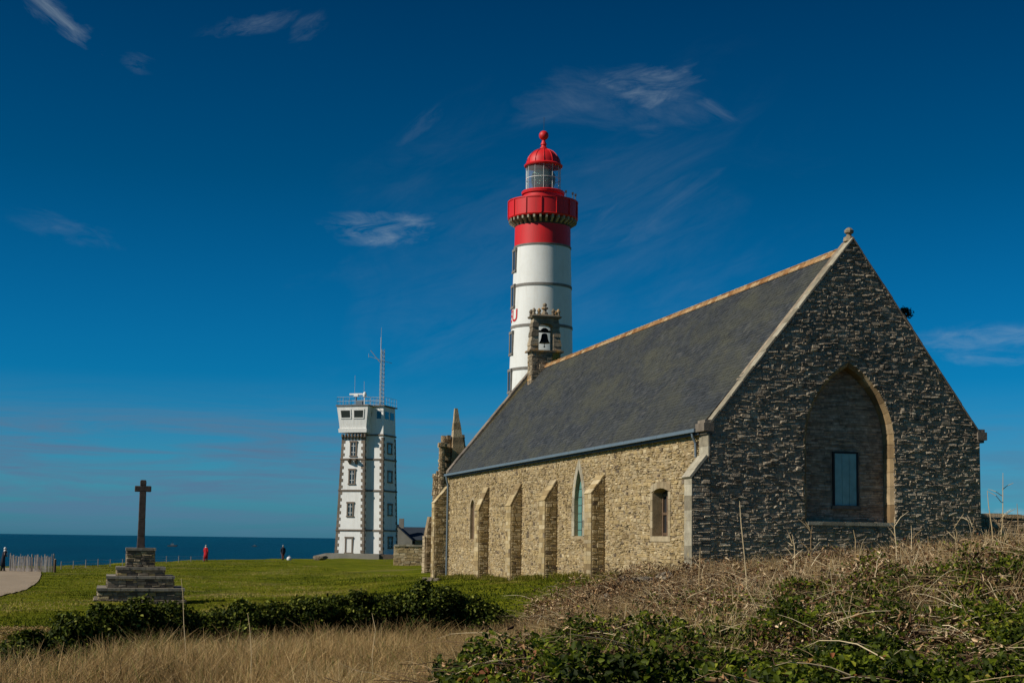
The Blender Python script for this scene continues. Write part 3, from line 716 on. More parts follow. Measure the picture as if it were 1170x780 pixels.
tuft = thing('wall_plant', (tp.x, tp.y, tp.z-.2), 'small dark tuft of leaves rooted on the right-hand gable slope', 'plant')
Vv, Ff, Tt = [], [], []; leafblob(Vv, Ff, Tt, (tp.x+.02, tp.y, tp.z-.1), (.22,.2,.30), 500, .07, (0,.6)); leaf_obj('foliage', Vv, Ff, Tt, M['ivy'], tuft)

# bellcote
SB = 36.6; Bc = P3(SB, HV, 0)
bell_root = thing('bellcote', (Bc.x, Bc.y, ZR-1.2), 'small stone bellcote with pinnacles on the far end of the chapel ridge', 'bellcote')
BF = Frame(Bc, gv, -av); Yb = Bc.y
bz = lambda y: at(615, y, Yb).z
z_st, z_co = bz(403), bz(364); hb, ht = .96, .74; dp = .34
def taper_block(mb, z0, z1, h0, h1, d0_, d1_, cx0=0.0, cx1=0.0, tone=.5):
    q = [BF(cx0-h0, z0, d0_), BF(cx0+h0, z0, d0_), BF(cx0+h0, z0, -d0_), BF(cx0-h0, z0, -d0_), BF(cx1-h1, z1, d1_), BF(cx1+h1, z1, d1_), BF(cx1+h1, z1, -d1_), BF(cx1-h1, z1, -d1_)]
    mb.hexa(q, tone)
mb = MB(); taper_block(mb, ZR-1.6, z_st, .86, .84, .42, .42, tone=.3)
ped = mb.build('pedestal', M['bellcote'], bell_root)
mb = MB(); stones(mb, Frame(BF(0, 0, .42), gv, -av), ZR-1.6, z_st, lambda z: [(-.84, .84)], ch=(.1,.2), sw=(.2,.5), pr=(.005,.03))
stones(mb, Frame(BF(-.85, 0, 0), av, -gv), ZR-1.6, z_st, lambda z: [(-.42, .42)], ch=(.1,.2), sw=(.2,.5), pr=(.005,.03)); mb.build('pedestal_stones', M['bellcote'], ped)
mb = MB(); taper_block(mb, z_st, z_st+.10, 1.02, 1.0, .50, .50, tone=.1); mb.build('string_course', M['bellcote'], bell_root)
for sg in (-1, 1):
    mb = MB(); n = 7
    for k in range(n):
        f0, f1 = k/n, (k+1)/n; o0 = .92+(.72-.92)*f0; o1 = .92+(.72-.92)*f1; i0 = .43
        z0, z1 = z_st+.10+(z_co-z_st-.10)*f0, z_st+.10+(z_co-z_st-.10)*f1-.01
        jo = .03*(k % 2); taper_block(mb, z0, z1, (o0+jo-i0)/2, (o1+jo-i0)/2, dp+jo*.5, dp-.02+jo*.5, sg*(o0+jo+i0)/2, sg*(o1+jo+i0)/2, random.random())
    mb.build('pier', M['bellcote'], bell_root)
z_op = bz(371)
mb = MB(); A_ = [(-.43, z_op-.12), (-.30, z_op-.02), (-.1, z_op+.04), (.1, z_op+.04), (.30, z_op-.02), (.43, z_op-.12)]
mb.prism([BF(a, b_, dp-.01) for a, b_ in A_] + [BF(.43, z_co, dp-.01), BF(-.43, z_co, dp-.01)], av*(2*dp-.02), tone=.4)
mb.build('arch_head', M['bellcote'], bell_root)
mb = MB(); taper_block(mb, z_co, z_co+.1, .84, .90, .44, .48, tone=.2); taper_block(mb, z_co+.1, z_co+.2, .80, .74, .42, .38, tone=.6); mb.build('cornice', M['bellcote'], bell_root)
for cx_, cd_ in ((-.72,.3), (.72,.3), (-.72,-.3), (.72,-.3), (-.42,.3), (.42,.3)):
    mb = MB(); q = BF(cx_, 0, cd_); z0 = z_co+.18; mb.lathe([(.001, z0), (.11, z0), (.08, z0+.13), (.12, z0+.18), (.10, z0+.28), (.03, z0+.36), (.001, z0+.37)], q, 8, random.random()); mb.build('pinnacle', M['bellcote'], bell_root)
mb = MB(); z0 = z_co+.16; mb.lathe([(.001, z0), (.22, z0), (.18, z0+.18), (.11, z0+.24), (.10, z0+.34), (.20, z0+.40), (.18, z0+.48), (.08, z0+.54), (.13, z0+.61), (.12, z0+.68), (.04, z0+.74), (.001, z0+.75)], BF(0, 0), 8, .3); mb.build('finial', M['bellcote'], bell_root)
zb_ = bz(381)
bell = thing('bronze_bell', (Bc.x, Bc.y, zb_-.75), 'dark bronze bell hanging in the bellcote opening', 'bell')
mb = MB(); zq = zb_; mb.lathe([(.001, zq+.02), (.12, zq), (.17, zq-.08), (.20, zq-.28), (.24, zq-.42), (.31, zq-.52), (.31, zq-.55), (.001, zq-.54)], BF(0, 0), 20); mb.build('bell_body', M['bronze'], bell, smooth=40)
mb = MB(); mb.box(BF(0, zq+.12, 0), (.35, .05, .06), (gv, av, Vector((0,0,1)))); mb.lathe([(.001, zq+.15), (.22, zq+.15), (.20, zq+.24), (.09, zq+.32), (.001, zq+.33)], BF(0, 0), 12); mb.build('headstock', M['bronze'], bell)
mb = MB(); mb.tube([BF(0, zq-.5), BF(0, zq-.72)], .02, 6); mb.lathe([(.001, zq-.80), (.05, zq-.76), (.05, zq-.72), (.001, zq-.68)], BF(0, 0), 8); mb.build('clapper', M['bronze'], bell)

exec_ = None
# ------------------------------------------------------------------ lighthouse
LY = 129.0
lc = at(618.0, 450, LY); zl = lambda y: at(619, y, LY).z
zf = lambda y, r_: at(619, y, LY-r_).z
px = LY/F*1.0
lh = thing('lighthouse', (lc.x, LY, -2.3), 'tall white round lighthouse with red gallery and red domed lantern', 'lighthouse')
LC = Vector((lc.x, LY, 0))
def rr(z): return 32.6*px + (zl(279)-z)*.0262*(1 if z < zl(279) else 0)
zt0 = -3.0
mb = MB(); zs_ = [zt0 + (zf(278,2.5)-zt0)*i/14 for i in range(15)]; mb.lathe([(rr(z), z) for z in zs_], LC, 96); body = mb.build('tower', M['white_tower'], lh, smooth=30)
for y in (323.5, 370.5, 420, 470, 520):
    mb = MB(); z = zf(y, 2.7); r = rr(z); mb.lathe([(r-.02, z-.13), (r+.045, z-.12), (r+.045, z+.12), (r-.02, z+.13)], LC, 96); mb.build('band', M['grey_band'], lh, smooth=30)
z0, z1 = zf(277.5, 2.5), zl(248)
mb = MB(); mb.lathe([(2.47+.05, z0-.12), (2.47+.07, z0+.05), (2.47, z0+.06)], LC, 96); mb.build('band', M['grey_band'], lh, smooth=30)
mb = MB(); mb.lathe([(2.47, z0), (2.44, z1)], LC, 96); mb.build('red_drum', M['red'], lh, smooth=30)
# corbelled gallery
zc0, zc1 = zf(254, 2.6), zf(244.5, 3.0); zc1 += .05
mb = MB(); mb.lathe([(2.44, zc0), (2.5, zc0+.1), (2.55, zc1)], LC, 96, 0.0); mb.build('corbel_backing', M['corbel'], lh, smooth=30)
NCB = 34
for k in range(NCB):
    a = 2*math.pi*k/NCB; d = Vector((math.cos(a), math.sin(a), 0)); tn = Vector((-d.y, d.x, 0)); hw = .085
    mb = MB(); pr_ = [(2.45, zc0+.10), (2.66, zc0+.20), (2.84, zc0+.34), (3.00, zc0+.42), (3.02, zc1), (2.45, zc1)]
    mb.prism([LC+d*r+tn*hw+Vector((0,0,z)) for r, z in pr_], -tn*2*hw, tone=.9); mb.build('corbel', M['corbel'], lh)
mb = MB(); zp0, zp1 = zc1, zf(222.5, 3.1)
mb.lathe([(2.5, zp0), (3.05, zp0), (3.10, zp0+.10), (3.06, zp0+.14), (3.06, zp1-.14), (3.11, zp1-.10), (3.11, zp1), (2.94, zp1), (2.94, zp0+.2), (2.0, zp0+.2)], LC, 96); par = mb.build('gallery', M['red'], lh, smooth=25)
for k in range(14):
    a = 2*math.pi*(k+.35)/14; d = Vector((math.cos(a), math.sin(a), 0)); tn = Vector((-d.y, d.x, 0))
    mb = MB(); mb.box(LC+d*3.09+Vector((0,0,(zp0+zp1)/2)), (.05, .05, (zp1-zp0)/2-.12), (d, tn, Vector((0,0,1)))); mb.build('pilaster', M['red'], par)
zd1 = zf(213.5, 2.0)
mb = MB(); mb.lathe([(1.80, zp0+.2), (1.76, zd1-.34), (1.88, zd1-.28), (1.92, zd1-.08), (1.85, zd1), (.3, zd1)], LC, 64); mb.build('lantern_drum', M['red'], lh, smooth=30)
zg1 = zf(185.5, 1.7)
mb = MB(); mb.lathe([(1.50, zd1), (1.50, zg1)], LC, 48); glz = mb.build('lantern_glass', M['lantern_glass'], lh, smooth=30)
mb = MB()
for k in range(12):
    a = 2*math.pi*k/12; d = Vector((math.cos(a), math.sin(a), 0)); mb.tube([LC+d*1.52+Vector((0,0,zd1)), LC+d*1.52+Vector((0,0,zg1))], .020, 6)
for f in (.5,): mb.lathe([(1.50, zd1+(zg1-zd1)*f-.02), (1.54, zd1+(zg1-zd1)*f-.02), (1.54, zd1+(zg1-zd1)*f+.02), (1.50, zd1+(zg1-zd1)*f+.02)], LC, 48)
mb.build('astragals', M['white'], glz)
hz_ = (zd1+zg1)/2; mb = MB(); mb.lathe([(.05, zd1), (.6, zd1), (.7, hz_-.85), (.85, hz_-.75), (1.0, hz_-.45), (1.06, hz_), (1.0, hz_+.45), (.8, hz_+.75), (.3, hz_+.88), (.001, hz_+.9)], LC, 32); mb.build('fresnel_lens', M['lens'], lh, smooth=30)
mb = MB(); zf_ = zl(186)
domep = [(1.45, zg1-.02), (1.68, zg1+.0), (1.72, zg1+.10), (1.62, zg1+.20)]
for i in range(9):
    a = R(90)*i/9; domep.append((1.48*math.cos(a)**1.05, zg1+.26+1.38*math.sin(a)))
zk = zg1+1.64
domep += [(.36, zk), (.30, zk+.12), (.22, zk+.2), (.20, zk+.32), (.28, zk+.38)]
zball = zl(155.0); rb = .43
for i in range(1, 12): a = -R(90)+R(180)*i/11.5; domep.append((max(.02, rb*math.cos(a)), zball+rb*math.sin(a)))
mb.lathe(domep, LC, 48); dome = mb.build('lantern_dome', M['red'], lh, smooth=40)
mb = MB()
for k in range(12):
    a = 2*math.pi*k/12; d = Vector((math.cos(a), math.sin(a), 0))
    mb.tube([LC+d*(r+.02)+Vector((0,0,z)) for r, z in domep[4:12]], .035, 5)
mb.build('dome_ribs', M['red'], dome)
mb = MB(); mb.tube([LC+Vector((0,0,zball+.4)), LC+Vector((0,0,zl(134)))], .02, 5); mb.build('lightning_rod', M['dark_steel'], dome)
# railing posts and lamps on the right of the gallery
for ang in (-20, -32, -50, 160):
    d = Vector((math.cos(R(ang)), math.sin(R(ang)), 0)); mb = MB(); mb.tube([LC+d*3.0+Vector((0,0,zp1-.1)), LC+d*3.0+Vector((0,0,zp1+.45))], .04, 6); mb.box(LC+d*3.0+Vector((0,0,zp1+.5)), (.09,.09,.09)); mb.build('gallery_lamp', M['dark_steel'], lh)
# windows facing the sun
for y in (300, 341, 394, 437):
    a = R(-90-77); z = zl(y); d = Vector((math.cos(a), math.sin(a), 0)); tn = Vector((-d.y, d.x, 0)); r = rr(z); ax = (tn, d, Vector((0,0,1)))
    mb = MB()
    for s in (-1, 1): mb.box(LC+d*(r-.03)+tn*s*.50+Vector((0,0,z)), (.11, .09, .85), ax, random.random())
    mb.box(LC+d*(r-.03)+Vector((0,0,z+.95)), (.64, .11, .12), ax); mb.box(LC+d*(r-.03)+Vector((0,0,z-.95)), (.64, .13, .1), ax)
    wf = mb.build('window', M['grey_band'], lh); mb = MB(); mb.box(LC+d*(r-.02)+Vector((0,0,z)), (.40, .05, .83), ax); mb.build('pane', M['glass'], wf)
# painted name wrapped round the shaft; only its last letters face the road
cu = bpy.data.curves.new('lettering', 'FONT'); cu.body = 'MATHIEU'; cu.size = 1.5; cu.extrude = .012; cu.offset = .022; cu.space_character = 1.12
to = bpy.data.objects.new('lettering', cu); COL.objects.link(to); dg = bpy.context.evaluated_depsgraph_get(); me = bpy.data.meshes.new_from_object(to.evaluated_get(dg))
bpy.data.objects.remove(to)
bm = bmesh.new(); bm.from_mesh(me)
xmax = max(v.co.x for v in bm.verts); xmin = min(v.co.x for v in bm.verts)
for xx in np.arange(xmin+.15, xmax, .15): bmesh.ops.bisect_plane(bm, geom=bm.verts[:]+bm.edges[:]+bm.faces[:], plane_co=(xx,0,0), plane_no=(1,0,0))
zq0 = zl(371)+.12
for v in bm.verts:
    z = zq0+v.co.y; r = rr(z)+.022+v.co.z; th = R(-90)-R(54)+(v.co.x-xmax)/rr(z)
    v.co = LC+Vector((r*math.cos(th), r*math.sin(th), z))-OR[lh]
bm.to_mesh(me); bm.free(); me.materials.append(M['red_letter']); lo = bpy.data.objects.new('lettering', me); COL.objects.link(lo); lo.parent = lh

# ------------------------------------------------------------------ semaphore tower
def tower():
    n1 = Vector((-.3, -.954, 0)).normalized(); e1 = Vector((.954, -.3, 0)).normalized(); UP = Vector((0,0,1))
    Yt = 194.0; P1 = at(414.0, 632, Yt); P1.z = 0; zt = lambda y: at(415, y, Yt).z
    tw = thing('signal_tower', (P1.x, P1.y, -2.6), 'white square signal station tower with brown quoins and a lattice mast', 'tower')
    zb, ztop = -3.2, zt(497)
    TAP = .029
    def blk(org, w_, d_):            # org = front-right bottom corner, w_ along -e1, d_ along -n1
        def c(f, g, z, out=0.0):     # f 0 at right..1 at left, g 0 front..1 back
            k = TAP*(z-zb)
            x = (-w_*f) + (k if f == 1 else -k if f == 0 else k*(2*f-1)); y = d_*g + (k if g == 0 else -k if g == 1 else k*(1-2*g))
            return org + e1*(x + (out if f == 0 else -out if f == 1 else 0)) - n1*(y + (-out if g == 0 else out if g == 1 else 0)) + UP*z
        return c
    b1 = blk(P1+e1*0.22, 4.15, 4.5); b2 = blk(P1 - n1*.8 + e1*2.5, 3.8, 5.3)
    for c, zt1, nm in ((b1, ztop, 'front_block'), (b2, zt(463.5), 'rear_block')):
        mb = MB(); mb.hexa([c(1,0,zb), c(0,0,zb), c(0,1,zb), c(1,1,zb), c(1,0,zt1), c(0,0,zt1), c(0,1,zt1), c(1,1,zt1)]); mb.build(nm, M['white'], tw)
    # string courses
    def ring(c, z, h=.11, o=.09):
        mb = MB(); q0 = [c(1,0,z-h,o), c(0,0,z-h,o), c(0,1,z-h,o), c(1,1,z-h,o)]; mb.hexa(q0+[x+UP*2*h for x in q0], random.random()); mb.build('string_course', M['quoin'], tw)
    for y in (605.5, 560, 524): ring(b1, zt(y)); ring(b2, zt(y))
    ring(b2, zt(496))
    # quoins: alternating blocks on each visible corner
    def quoins(c, f, g, z0, z1):
        mb = MB(); z = z0; k = 0
        while z < z1-.2:
            h = min(.42, z1-z); l1, l2 = (.52, .30) if k % 2 else (.30, .52)
            p0, p1 = c(f, g, z, .035), c(f, g, z+h-.03, .035)
            du = e1*(1 if f == 1 else -1); dv = -n1*(1 if g == 0 else -1)
            q = [p0, p0+du*l1, p0+du*l1+dv*l2, p0+dv*l2]; q2 = [p1, p1+du*l1, p1+du*l1+dv*l2, p1+dv*l2]; mb.hexa(q+q2, random.random()); z += h; k += 1
        mb.build('quoins', M['quoin'], tw)
    quoins(b1, 1, 0, zb, ztop-.3); quoins(b1, 0, 0, zb, ztop-.3); quoins(b2, 0, 0, zb, zt(497)); quoins(b2, 0, 1, zb, zt(497)); quoins(b1, 1, 1, zb, ztop-.3)
    # windows
    def win(c, face, f, y0, y1, wd, frame=True, name='window', m_='glass'):
        za, zb2 = zt(y1), zt(y0); zm = (za+zb2)/2
        if face == 'front': o = c(f, 0, zm); ax = (e1, n1, UP)
        else: o = c(0, f, zm); ax = (n1, e1, UP)
        mb = MB(); hw, hh = wd/2, (zb2-za)/2
        for s in (-1, 1): mb.box(o+ax[0]*s*(hw+.09)+ax[1]*.03, (.09, .06, hh+.02), ax, random.random())
        mb.box(o+UP*(hh+.12)+ax[1]*.03, (hw+.24, .08, .11), ax); mb.box(o-UP*(hh+.08)+ax[1]*.05, (hw+.24, .10, .08), ax)
        fr_ = mb.build(name, M['quoin'] if frame else M['white'], tw)
        mb = MB(); mb.box(o+ax[1]*.012, (hw, .02, hh), ax); mb.build('pane' if name == 'window' else 'leaf', M[m_], fr_)
        if name == 'window':
            mb = MB(); mb.box(o+ax[1]*.035, (.03, .012, hh), ax)
            for k in (-.33, .33): mb.box(o+ax[1]*.035+UP*hh*k*1.5, (hw, .012, .025), ax)
            mb.build('glazing_bars', M['white'] if face == 'front' else M['steel'], fr_)
    win(b1, 'front', .48, 505, 520, .62); win(b1, 'front', .5, 537, 552, .62); win(b1, 'front', .52, 575, 589, .62)
    win(b1, 'front', .52, 615, 631, .75, name='door', m_='white')
    for (y0, y1) in ((506, 516), (538, 549), (576, 587), (614, 625)): win(b2, 'side', .5, y0, y1, 1.25)
    for s in (-.45, .45):
        o = b1(.5, 0, zt(527))+e1*s; mb = MB(); mb.prism([o+UP*.35, o+UP*.35+n1*.75, o+UP*.15+n1*.75, o-UP*.35], e1*.28); mb.build('balcony_bracket', M['quoin'], tw)
    # corbel row and watch room
    for k in range(8):
        o = b1(1, 0, ztop-.55)+e1*(.06+3.2*k/7); mb = MB(); mb.prism([o, o+UP*.75+n1*.0, o+UP*.75+n1*.42, o+UP*.35+n1*.40], e1*.2); mb.build('corbel', M['quoin'], tw)
    zc, zm2, zt2 = zt(493.5), zt(486), zt(463.5)
    def lvl(z, o): return [b1(1,0,ztop,o)*1 + UP*(z-ztop), b1(0,0,ztop,o)+UP*(z-ztop), b1(0,1,ztop,o)+UP*(z-ztop), b1(1,1,ztop,o)+UP*(z-ztop)]
    mb = MB(); mb.hexa(lvl(zc, .38)+lvl(zc+.5, .42)); mb.hexa(lvl(zc+.502, .28)+lvl(zm2+.1, .32)); mb.hexa(lvl(zm2+.102, .32)+lvl(zt2, .62))
    cabin = mb.build('watch_room', M['white'], tw)
    mb = MB(); mb.hexa(lvl(zt2+.002, .72)+lvl(zt2+.16, .74)); mb.build('roof_slab', M['grey_band'], cabin)
    A0 = lvl(zm2+.1, .325); A1 = lvl(zt2, .625)
    def quad_on(a0, a1, b0, b1_, f0, f1, g0, g1, nrm, off=.02):
        P = lambda f, g: (a0.lerp(a1, f)).lerp(b0.lerp(b1_, f), g)
        return [P(f0,g0)+nrm*off, P(f1,g0)+nrm*off, P(f1,g1)+nrm*off, P(f0,g1)+nrm*off]
    for f0, f1 in ((.12,.42), (.56,.86)):
        mb = MB(); q = quad_on(A0[0], A0[1], A1[0], A1[1], f0-.035, f1+.035, .33, .84, n1, .015); mb.hexa(q+[x+n1*.05 for x in q]); fr_ = mb.build('window', M['white'], cabin)
        mb = MB(); q = quad_on(A0[0], A0[1], A1[0], A1[1], f0, f1, .40, .77, n1, .07); mb.hexa(q+[x+n1*.012 for x in q]); mb.build('pane', M['glass'], fr_)
    mb = MB(); q = quad_on(A0[1], A0[2], A1[1], A1[2], .3, .5, .5, .72, e1, .015); mb.hexa(q+[x+e1*.03 for x in q]); mb.build('vent', M['glass'], cabin)
    B0 = [b2(1,0,zt(480)), b2(0,0,zt(480)), b2(0,1,zt(480))]; B1 = [b2(1,0,zt(466)), b2(0,0,zt(466)), b2(0,1,zt(466))]
    mb = MB(); q = quad_on(B0[0], B0[1], B1[0], B1[1], .66, .88, .2, .8, n1, .015); mb.hexa(q+[x+n1*.02 for x in q]); mb.build('window', M['glass'], tw)
    for f0 in (.12, .56):
        mb = MB(); q = quad_on(B0[1], B0[2], B1[1], B1[2], f0, f0+.32, .2, .8, e1, .015); mb.hexa(q+[x+e1*.02 for x in q]); mb.build('window', M['glass'], tw)
    zr = zt(463)
    mb = MB(); q = [b2(1,0,zr,.25), b2(0,0,zr,.25), b2(0,1,zr,.25), b2(1,1,zr,.25)]; mb.hexa(q+[x+UP*.15 for x in q]); mb.build('roof_slab', M['grey_band'], tw)
    # roof railing
    mb = MB(); pts = [*lvl(zt2+.16, .6)]
    pts2 = [b2(1,0,zr+.15,.15), b2(0,0,zr+.15,.15), b2(0,1,zr+.15,.15)]
    for P_, closed in ((pts, True), (pts2, False)):
        n = len(P_)
        for i in range(n if closed else n-1):
            a, b_ = P_[i], P_[(i+1) % n]; L = (b_-a).length; m_ = max(2, int(L/.8))
            for k in range(m_+1): p = a.lerp(b_, k/m_); mb.tube([p, p+UP*1.05], .022, 5)
            for hh in (.5, 1.05): mb.tube([a+UP*hh, b_+UP*hh], .022, 5)
    mb.build('railing', M['steel'], tw)
    # lattice mast
    mc = b2(.35, .35, zr+.1); zmt = zt(396); H = zmt-mc.z
    mb = MB(); r0, r1 = .34, .28
    cs = [(math.cos(a), math.sin(a)) for a in (R(20), R(140), R(260))]
    def mp(k, z): f = (z-mc.z)/H; r = r0+(r1-r0)*f; return Vector((mc.x+cs[k][0]*r, mc.y+cs[k][1]*r, z))
    for k in range(3): mb.tube([mp(k, mc.z), mp(k, zmt)], .055, 5)
    nlev = 14
    for i in range(nlev):
        za, zb3 = mc.z+H*i/nlev, mc.z+H*(i+1)/nlev
        for k in range(3): mb.tube([mp(k, za), mp((k+1) % 3, za)], .03, 4); mb.tube([mp(k, za), mp((k+1) % 3, zb3)], .028, 4)
    mast = mb.build('lattice_mast', M['steel'], tw)
    mb = MB(); tp_ = Vector((mc.x-.2, mc.y, zmt)); mb.tube([tp_-UP*.5, tp_+UP*1.6], .06, 6); mb.tube([tp_+UP*1.5, Vector((tp_.x, tp_.y, zt(371)))], .025, 5); mb.build('top_whip', M['steel'], mast)
    mb = MB(); q = Vector((mc.x-.3, mc.y, zt(411))); mb.tube([q, q+Vector((-1.25, -.2, 1.55))], .05, 5); mb.tube([q+Vector((-1.45,-.2,.75)), q+Vector((.2,0,.25)), q+Vector((1.6,.2,-.1))], .03, 5); mb.tube([q+Vector((-1.5,-.2,.6)), q+Vector((-1.5,-.2,1.1))], .03, 5); mb.build('crosstree', M['steel'], mast)
    # radar and small whips
    rc = b1(.62, .4, zt2+.16); mb = MB(); mb.tube([rc, rc+UP*1.45], .08, 6); mb.build('radar_post', M['dark_steel'], cabin); mb = MB(); mb.box(rc+UP*1.6, (.95, .12, .10), (e1, n1, UP)); mb.box(rc+UP*1.45, (.3,.2,.15), (e1, n1, UP)); mb.build('radar_bar', M['white'], cabin)
    dm = b1(.12, .2, zt2+.16); mb = MB(); mb.tube([dm, dm+UP*1.2], .07, 6); mb.lathe([(.001, dm.z+1.1), (.22, dm.z+1.15), (.26, dm.z+1.45), (.18, dm.z+1.75), (.001, dm.z+1.85)], dm, 12); mb.build('radome', M['white'], cabin)
    for f, g, hh in ((.3,.5,3.4), (-.15,.5,4.2)): q = b1(.3, .5, zt2+.1)+e1*(f*3-.9); mb = MB(); mb.tube([q, q+UP*hh], .025, 5); mb.build('whip_antenna', M['steel'], cabin)
    q = b1(.4, .3, zt2+.2); mb = MB(); mb.box(q+UP*.35, (.45,.3,.3), (e1, n1, UP)); mb.build('equipment_box', M['zinc'], cabin)
    # low white terrace in front
    tr = thing('terrace_wall', (P1.x-2.5, P1.y-1.6, -2.7), 'low grey-white terrace wall at the foot of the signal tower', 'wall')
    p = at(372, 634, 191); q = at(433, 636, 190); mb = MB(); ztp = at(400, 632, 190.5).z
    mb.hexa([Vector((p.x,191,-3.2)), Vector((q.x,190,-3.2)), Vector((q.x+.3,191.5,-3.2)), Vector((p.x+.3,193,-3.2)), Vector((p.x,191,ztp)), Vector((q.x,190,ztp)), Vector((q.x+.3,191.5,ztp)), Vector((p.x+.3,193,ztp))]); mb.build('wall', M['grey_band' if False else 'white_dirty'], tr)
    mb = MB(); p2 = at(358, 636, 191.5); mb.prism([Vector((p.x-.02,191.1,-3.2)), Vector((p2.x,191.6,-3.2)), Vector((p2.x,191.6,at(358,637,191.6).z+.25)), Vector((p.x-.02,191.1,ztp))], Vector((0.1,1.4,0))); mb.build('ramp', M['white_dirty'], tr)
    mb = MB(); pa, pb = at(425, 634, 188), at(452, 634, 188); zz = at(440, 633.5, 188).z
    mb.hexa([Vector((pa.x,190.2,-3.2)), Vector((pb.x,190.2,-3.2)), Vector((pb.x,193,-3.2)), Vector((pa.x,193,-3.2)), Vector((pa.x,190.2,zz)), Vector((pb.x,190.2,zz)), Vector((pb.x,193,zz)), Vector((pa.x,193,zz))], .0); mb.build('plinth', M['quoin'], tw)
M['white_dirty'] = toned('dirty_white_wall', [(0, (.24,.22,.18)), (1, (.34,.31,.26))], .85, .8, .25, 12, .3, .02)
tower()

# ------------------------------------------------------------------ house and yard wall behind
def house():
    Y = 215.0; n = Vector((.3,-.95,0)).normalized(); e = Vector((.95,.3,0)).normalized(); UP = Vector((0,0,1)); z = lambda y: at(470, y, Y).z
    pa = at(450, 620, Y); h = thing('white_house', (pa.x, Y, -2.6), 'white gabled house with dark slate roof behind the signal tower', 'house')
    o = Vector((pa.x, Y, 0)); w_, l = 3.4, 9
    zb, ze, za = -3.2, z(617), z(600)
    mb = MB(); F_ = lambda a, d, zz: o + Vector((1,0,0))*a + Vector((0,1,0))*d + UP*zz
    mb.prism([F_(-2,0,zb), F_(w_-.8,0,zb), F_(w_-.8,0,ze), F_(0.2,0,za), F_(-2,0,ze)], Vector((0,8,0))); wl = mb.build('wall', M['white_dirty'], h)
    mb = MB(); mb.hexa([F_(w_-.5,2,zb), F_(w_+4.4,2,zb), F_(w_+4.4,7,zb), F_(w_-.5,7,zb), F_(w_-.5,2,ze+.15), F_(w_+4.4,2,ze+.15), F_(w_+4.4,7,ze+.15), F_(w_-.5,7,ze+.15)]); mb.build('wing_wall', M['white_dirty'], h)
    mb = MB(); zr_ = z(602.5)
    mb.prism([F_(w_-2.6,1.7,ze), F_(w_+4.6,1.7,ze), F_(w_+4.6,4.5,zr_), F_(w_-2.6,4.5,zr_)], UP*.12)
    mb.prism([F_(w_-2.6,7.3,ze), F_(w_+4.6,7.3,ze), F_(w_+4.6,4.52,zr_), F_(w_-2.6,4.52,zr_)], UP*.12)
    for sg in (-1, 1):
        x0 = -2.15 if sg < 0 else w_-.65
        mb.prism([F_(x0,-.15,ze-.1), F_(x0,8.15,ze-.1), F_(.2,8.15,za+.05), F_(.2,-.15,za+.05)], UP*.12)
    rf = mb.build('roof', M['slate_far'], h)
    mb = MB(); mb.box(F_(.9, 2.0, za+.3), (.35,.3,.7)); mb.build('chimney', M['white_dirty'], rf)
    # yard wall
    Y2 = 150.0; a, b_ = at(450, 632, Y2), at(500, 632, Y2); zt_ = at(470, 623.5, Y2).z
    yw = thing('yard_wall', (a.x, Y2, -2.8), 'low tan stone wall between the signal tower and the chapel', 'wall')
    fr = Frame((a.x, Y2, 0), (1,0,0), (0,-1,0)); L = b_.x-a.x+1
    mb = MB(); mb.hexa([fr(0,-3.2,0), fr(L,-3.2,0), fr(L,-3.2,-.5), fr(0,-3.2,-.5), fr(0,zt_,0), fr(L,zt_,0), fr(L,zt_,-.5), fr(0,zt_,-.5)]); c = mb.build('core', M['mortar'], yw)
    mb = MB(); stones(mb, fr, -3.0, zt_, lambda q: [(0, L)], ch=(.15,.3), sw=(.3,.7), pr=(.01,.05), joint=.015, tone=wt)
    sf = Frame((a.x, Y2, 0), (0,1,0), (-1,0,0)); stones(mb, sf, -3.0, zt_, lambda q: [(0,.5)], ch=(.15,.3), sw=(.3,.7), pr=(.01,.05), tone=wt); mb.build('stones', M['wallstone'], c)
    mb = MB(); x = 0
    while x < L: d = random.uniform(.5,1.0); mb.box(fr(x+d/2, zt_+.06+random.uniform(-.03,.05), -.22), (d/2-.01, .32, .09), None, random.random()); x += d
    mb.build('coping', M['ashlar_pale'], yw)
house()
# field wall right of the chapel
def field_wall():
    Y = 62.0; a, b_ = at(1108, 600, Y), at(1330, 600, Y); zt_ = at(1145, 591, Y).z
    fr = Frame((a.x, Y, 0), (1, 0, 0), (0,-1,0)); L = b_.x-a.x
    fw = thing('field_wall', (a.x, Y, gz(a.x, Y)), 'long grey stone wall beyond the bank right of the chapel gable', 'wall')
    mb = MB(); mb.hexa([fr(0,-2,0), fr(L,-2,0), fr(L,-2,-.6), fr(0,-2,-.6), fr(0,zt_,0), fr(L,zt_,0), fr(L,zt_,-.6), fr(0,zt_,-.6)]); c = mb.build('core', M['gablejoint'], fw)
    mb = MB(); stones(mb, fr, -2, zt_, lambda q: [(0, L)], ch=(.08,.18), sw=(.2,.6), pr=(.01,.05)); mb.build('stones', M['ruinstone'], c)
    mb = MB(); x = 0
    while x < L: d = random.uniform(.4,.9); mb.box(fr(x+d/2, zt_+.06+random.uniform(-.03,.04), -.28), (d/2-.01, .36, .08), None, random.random()); x += d
    mb.build('coping', M['ruinstone'], fw)
field_wall()

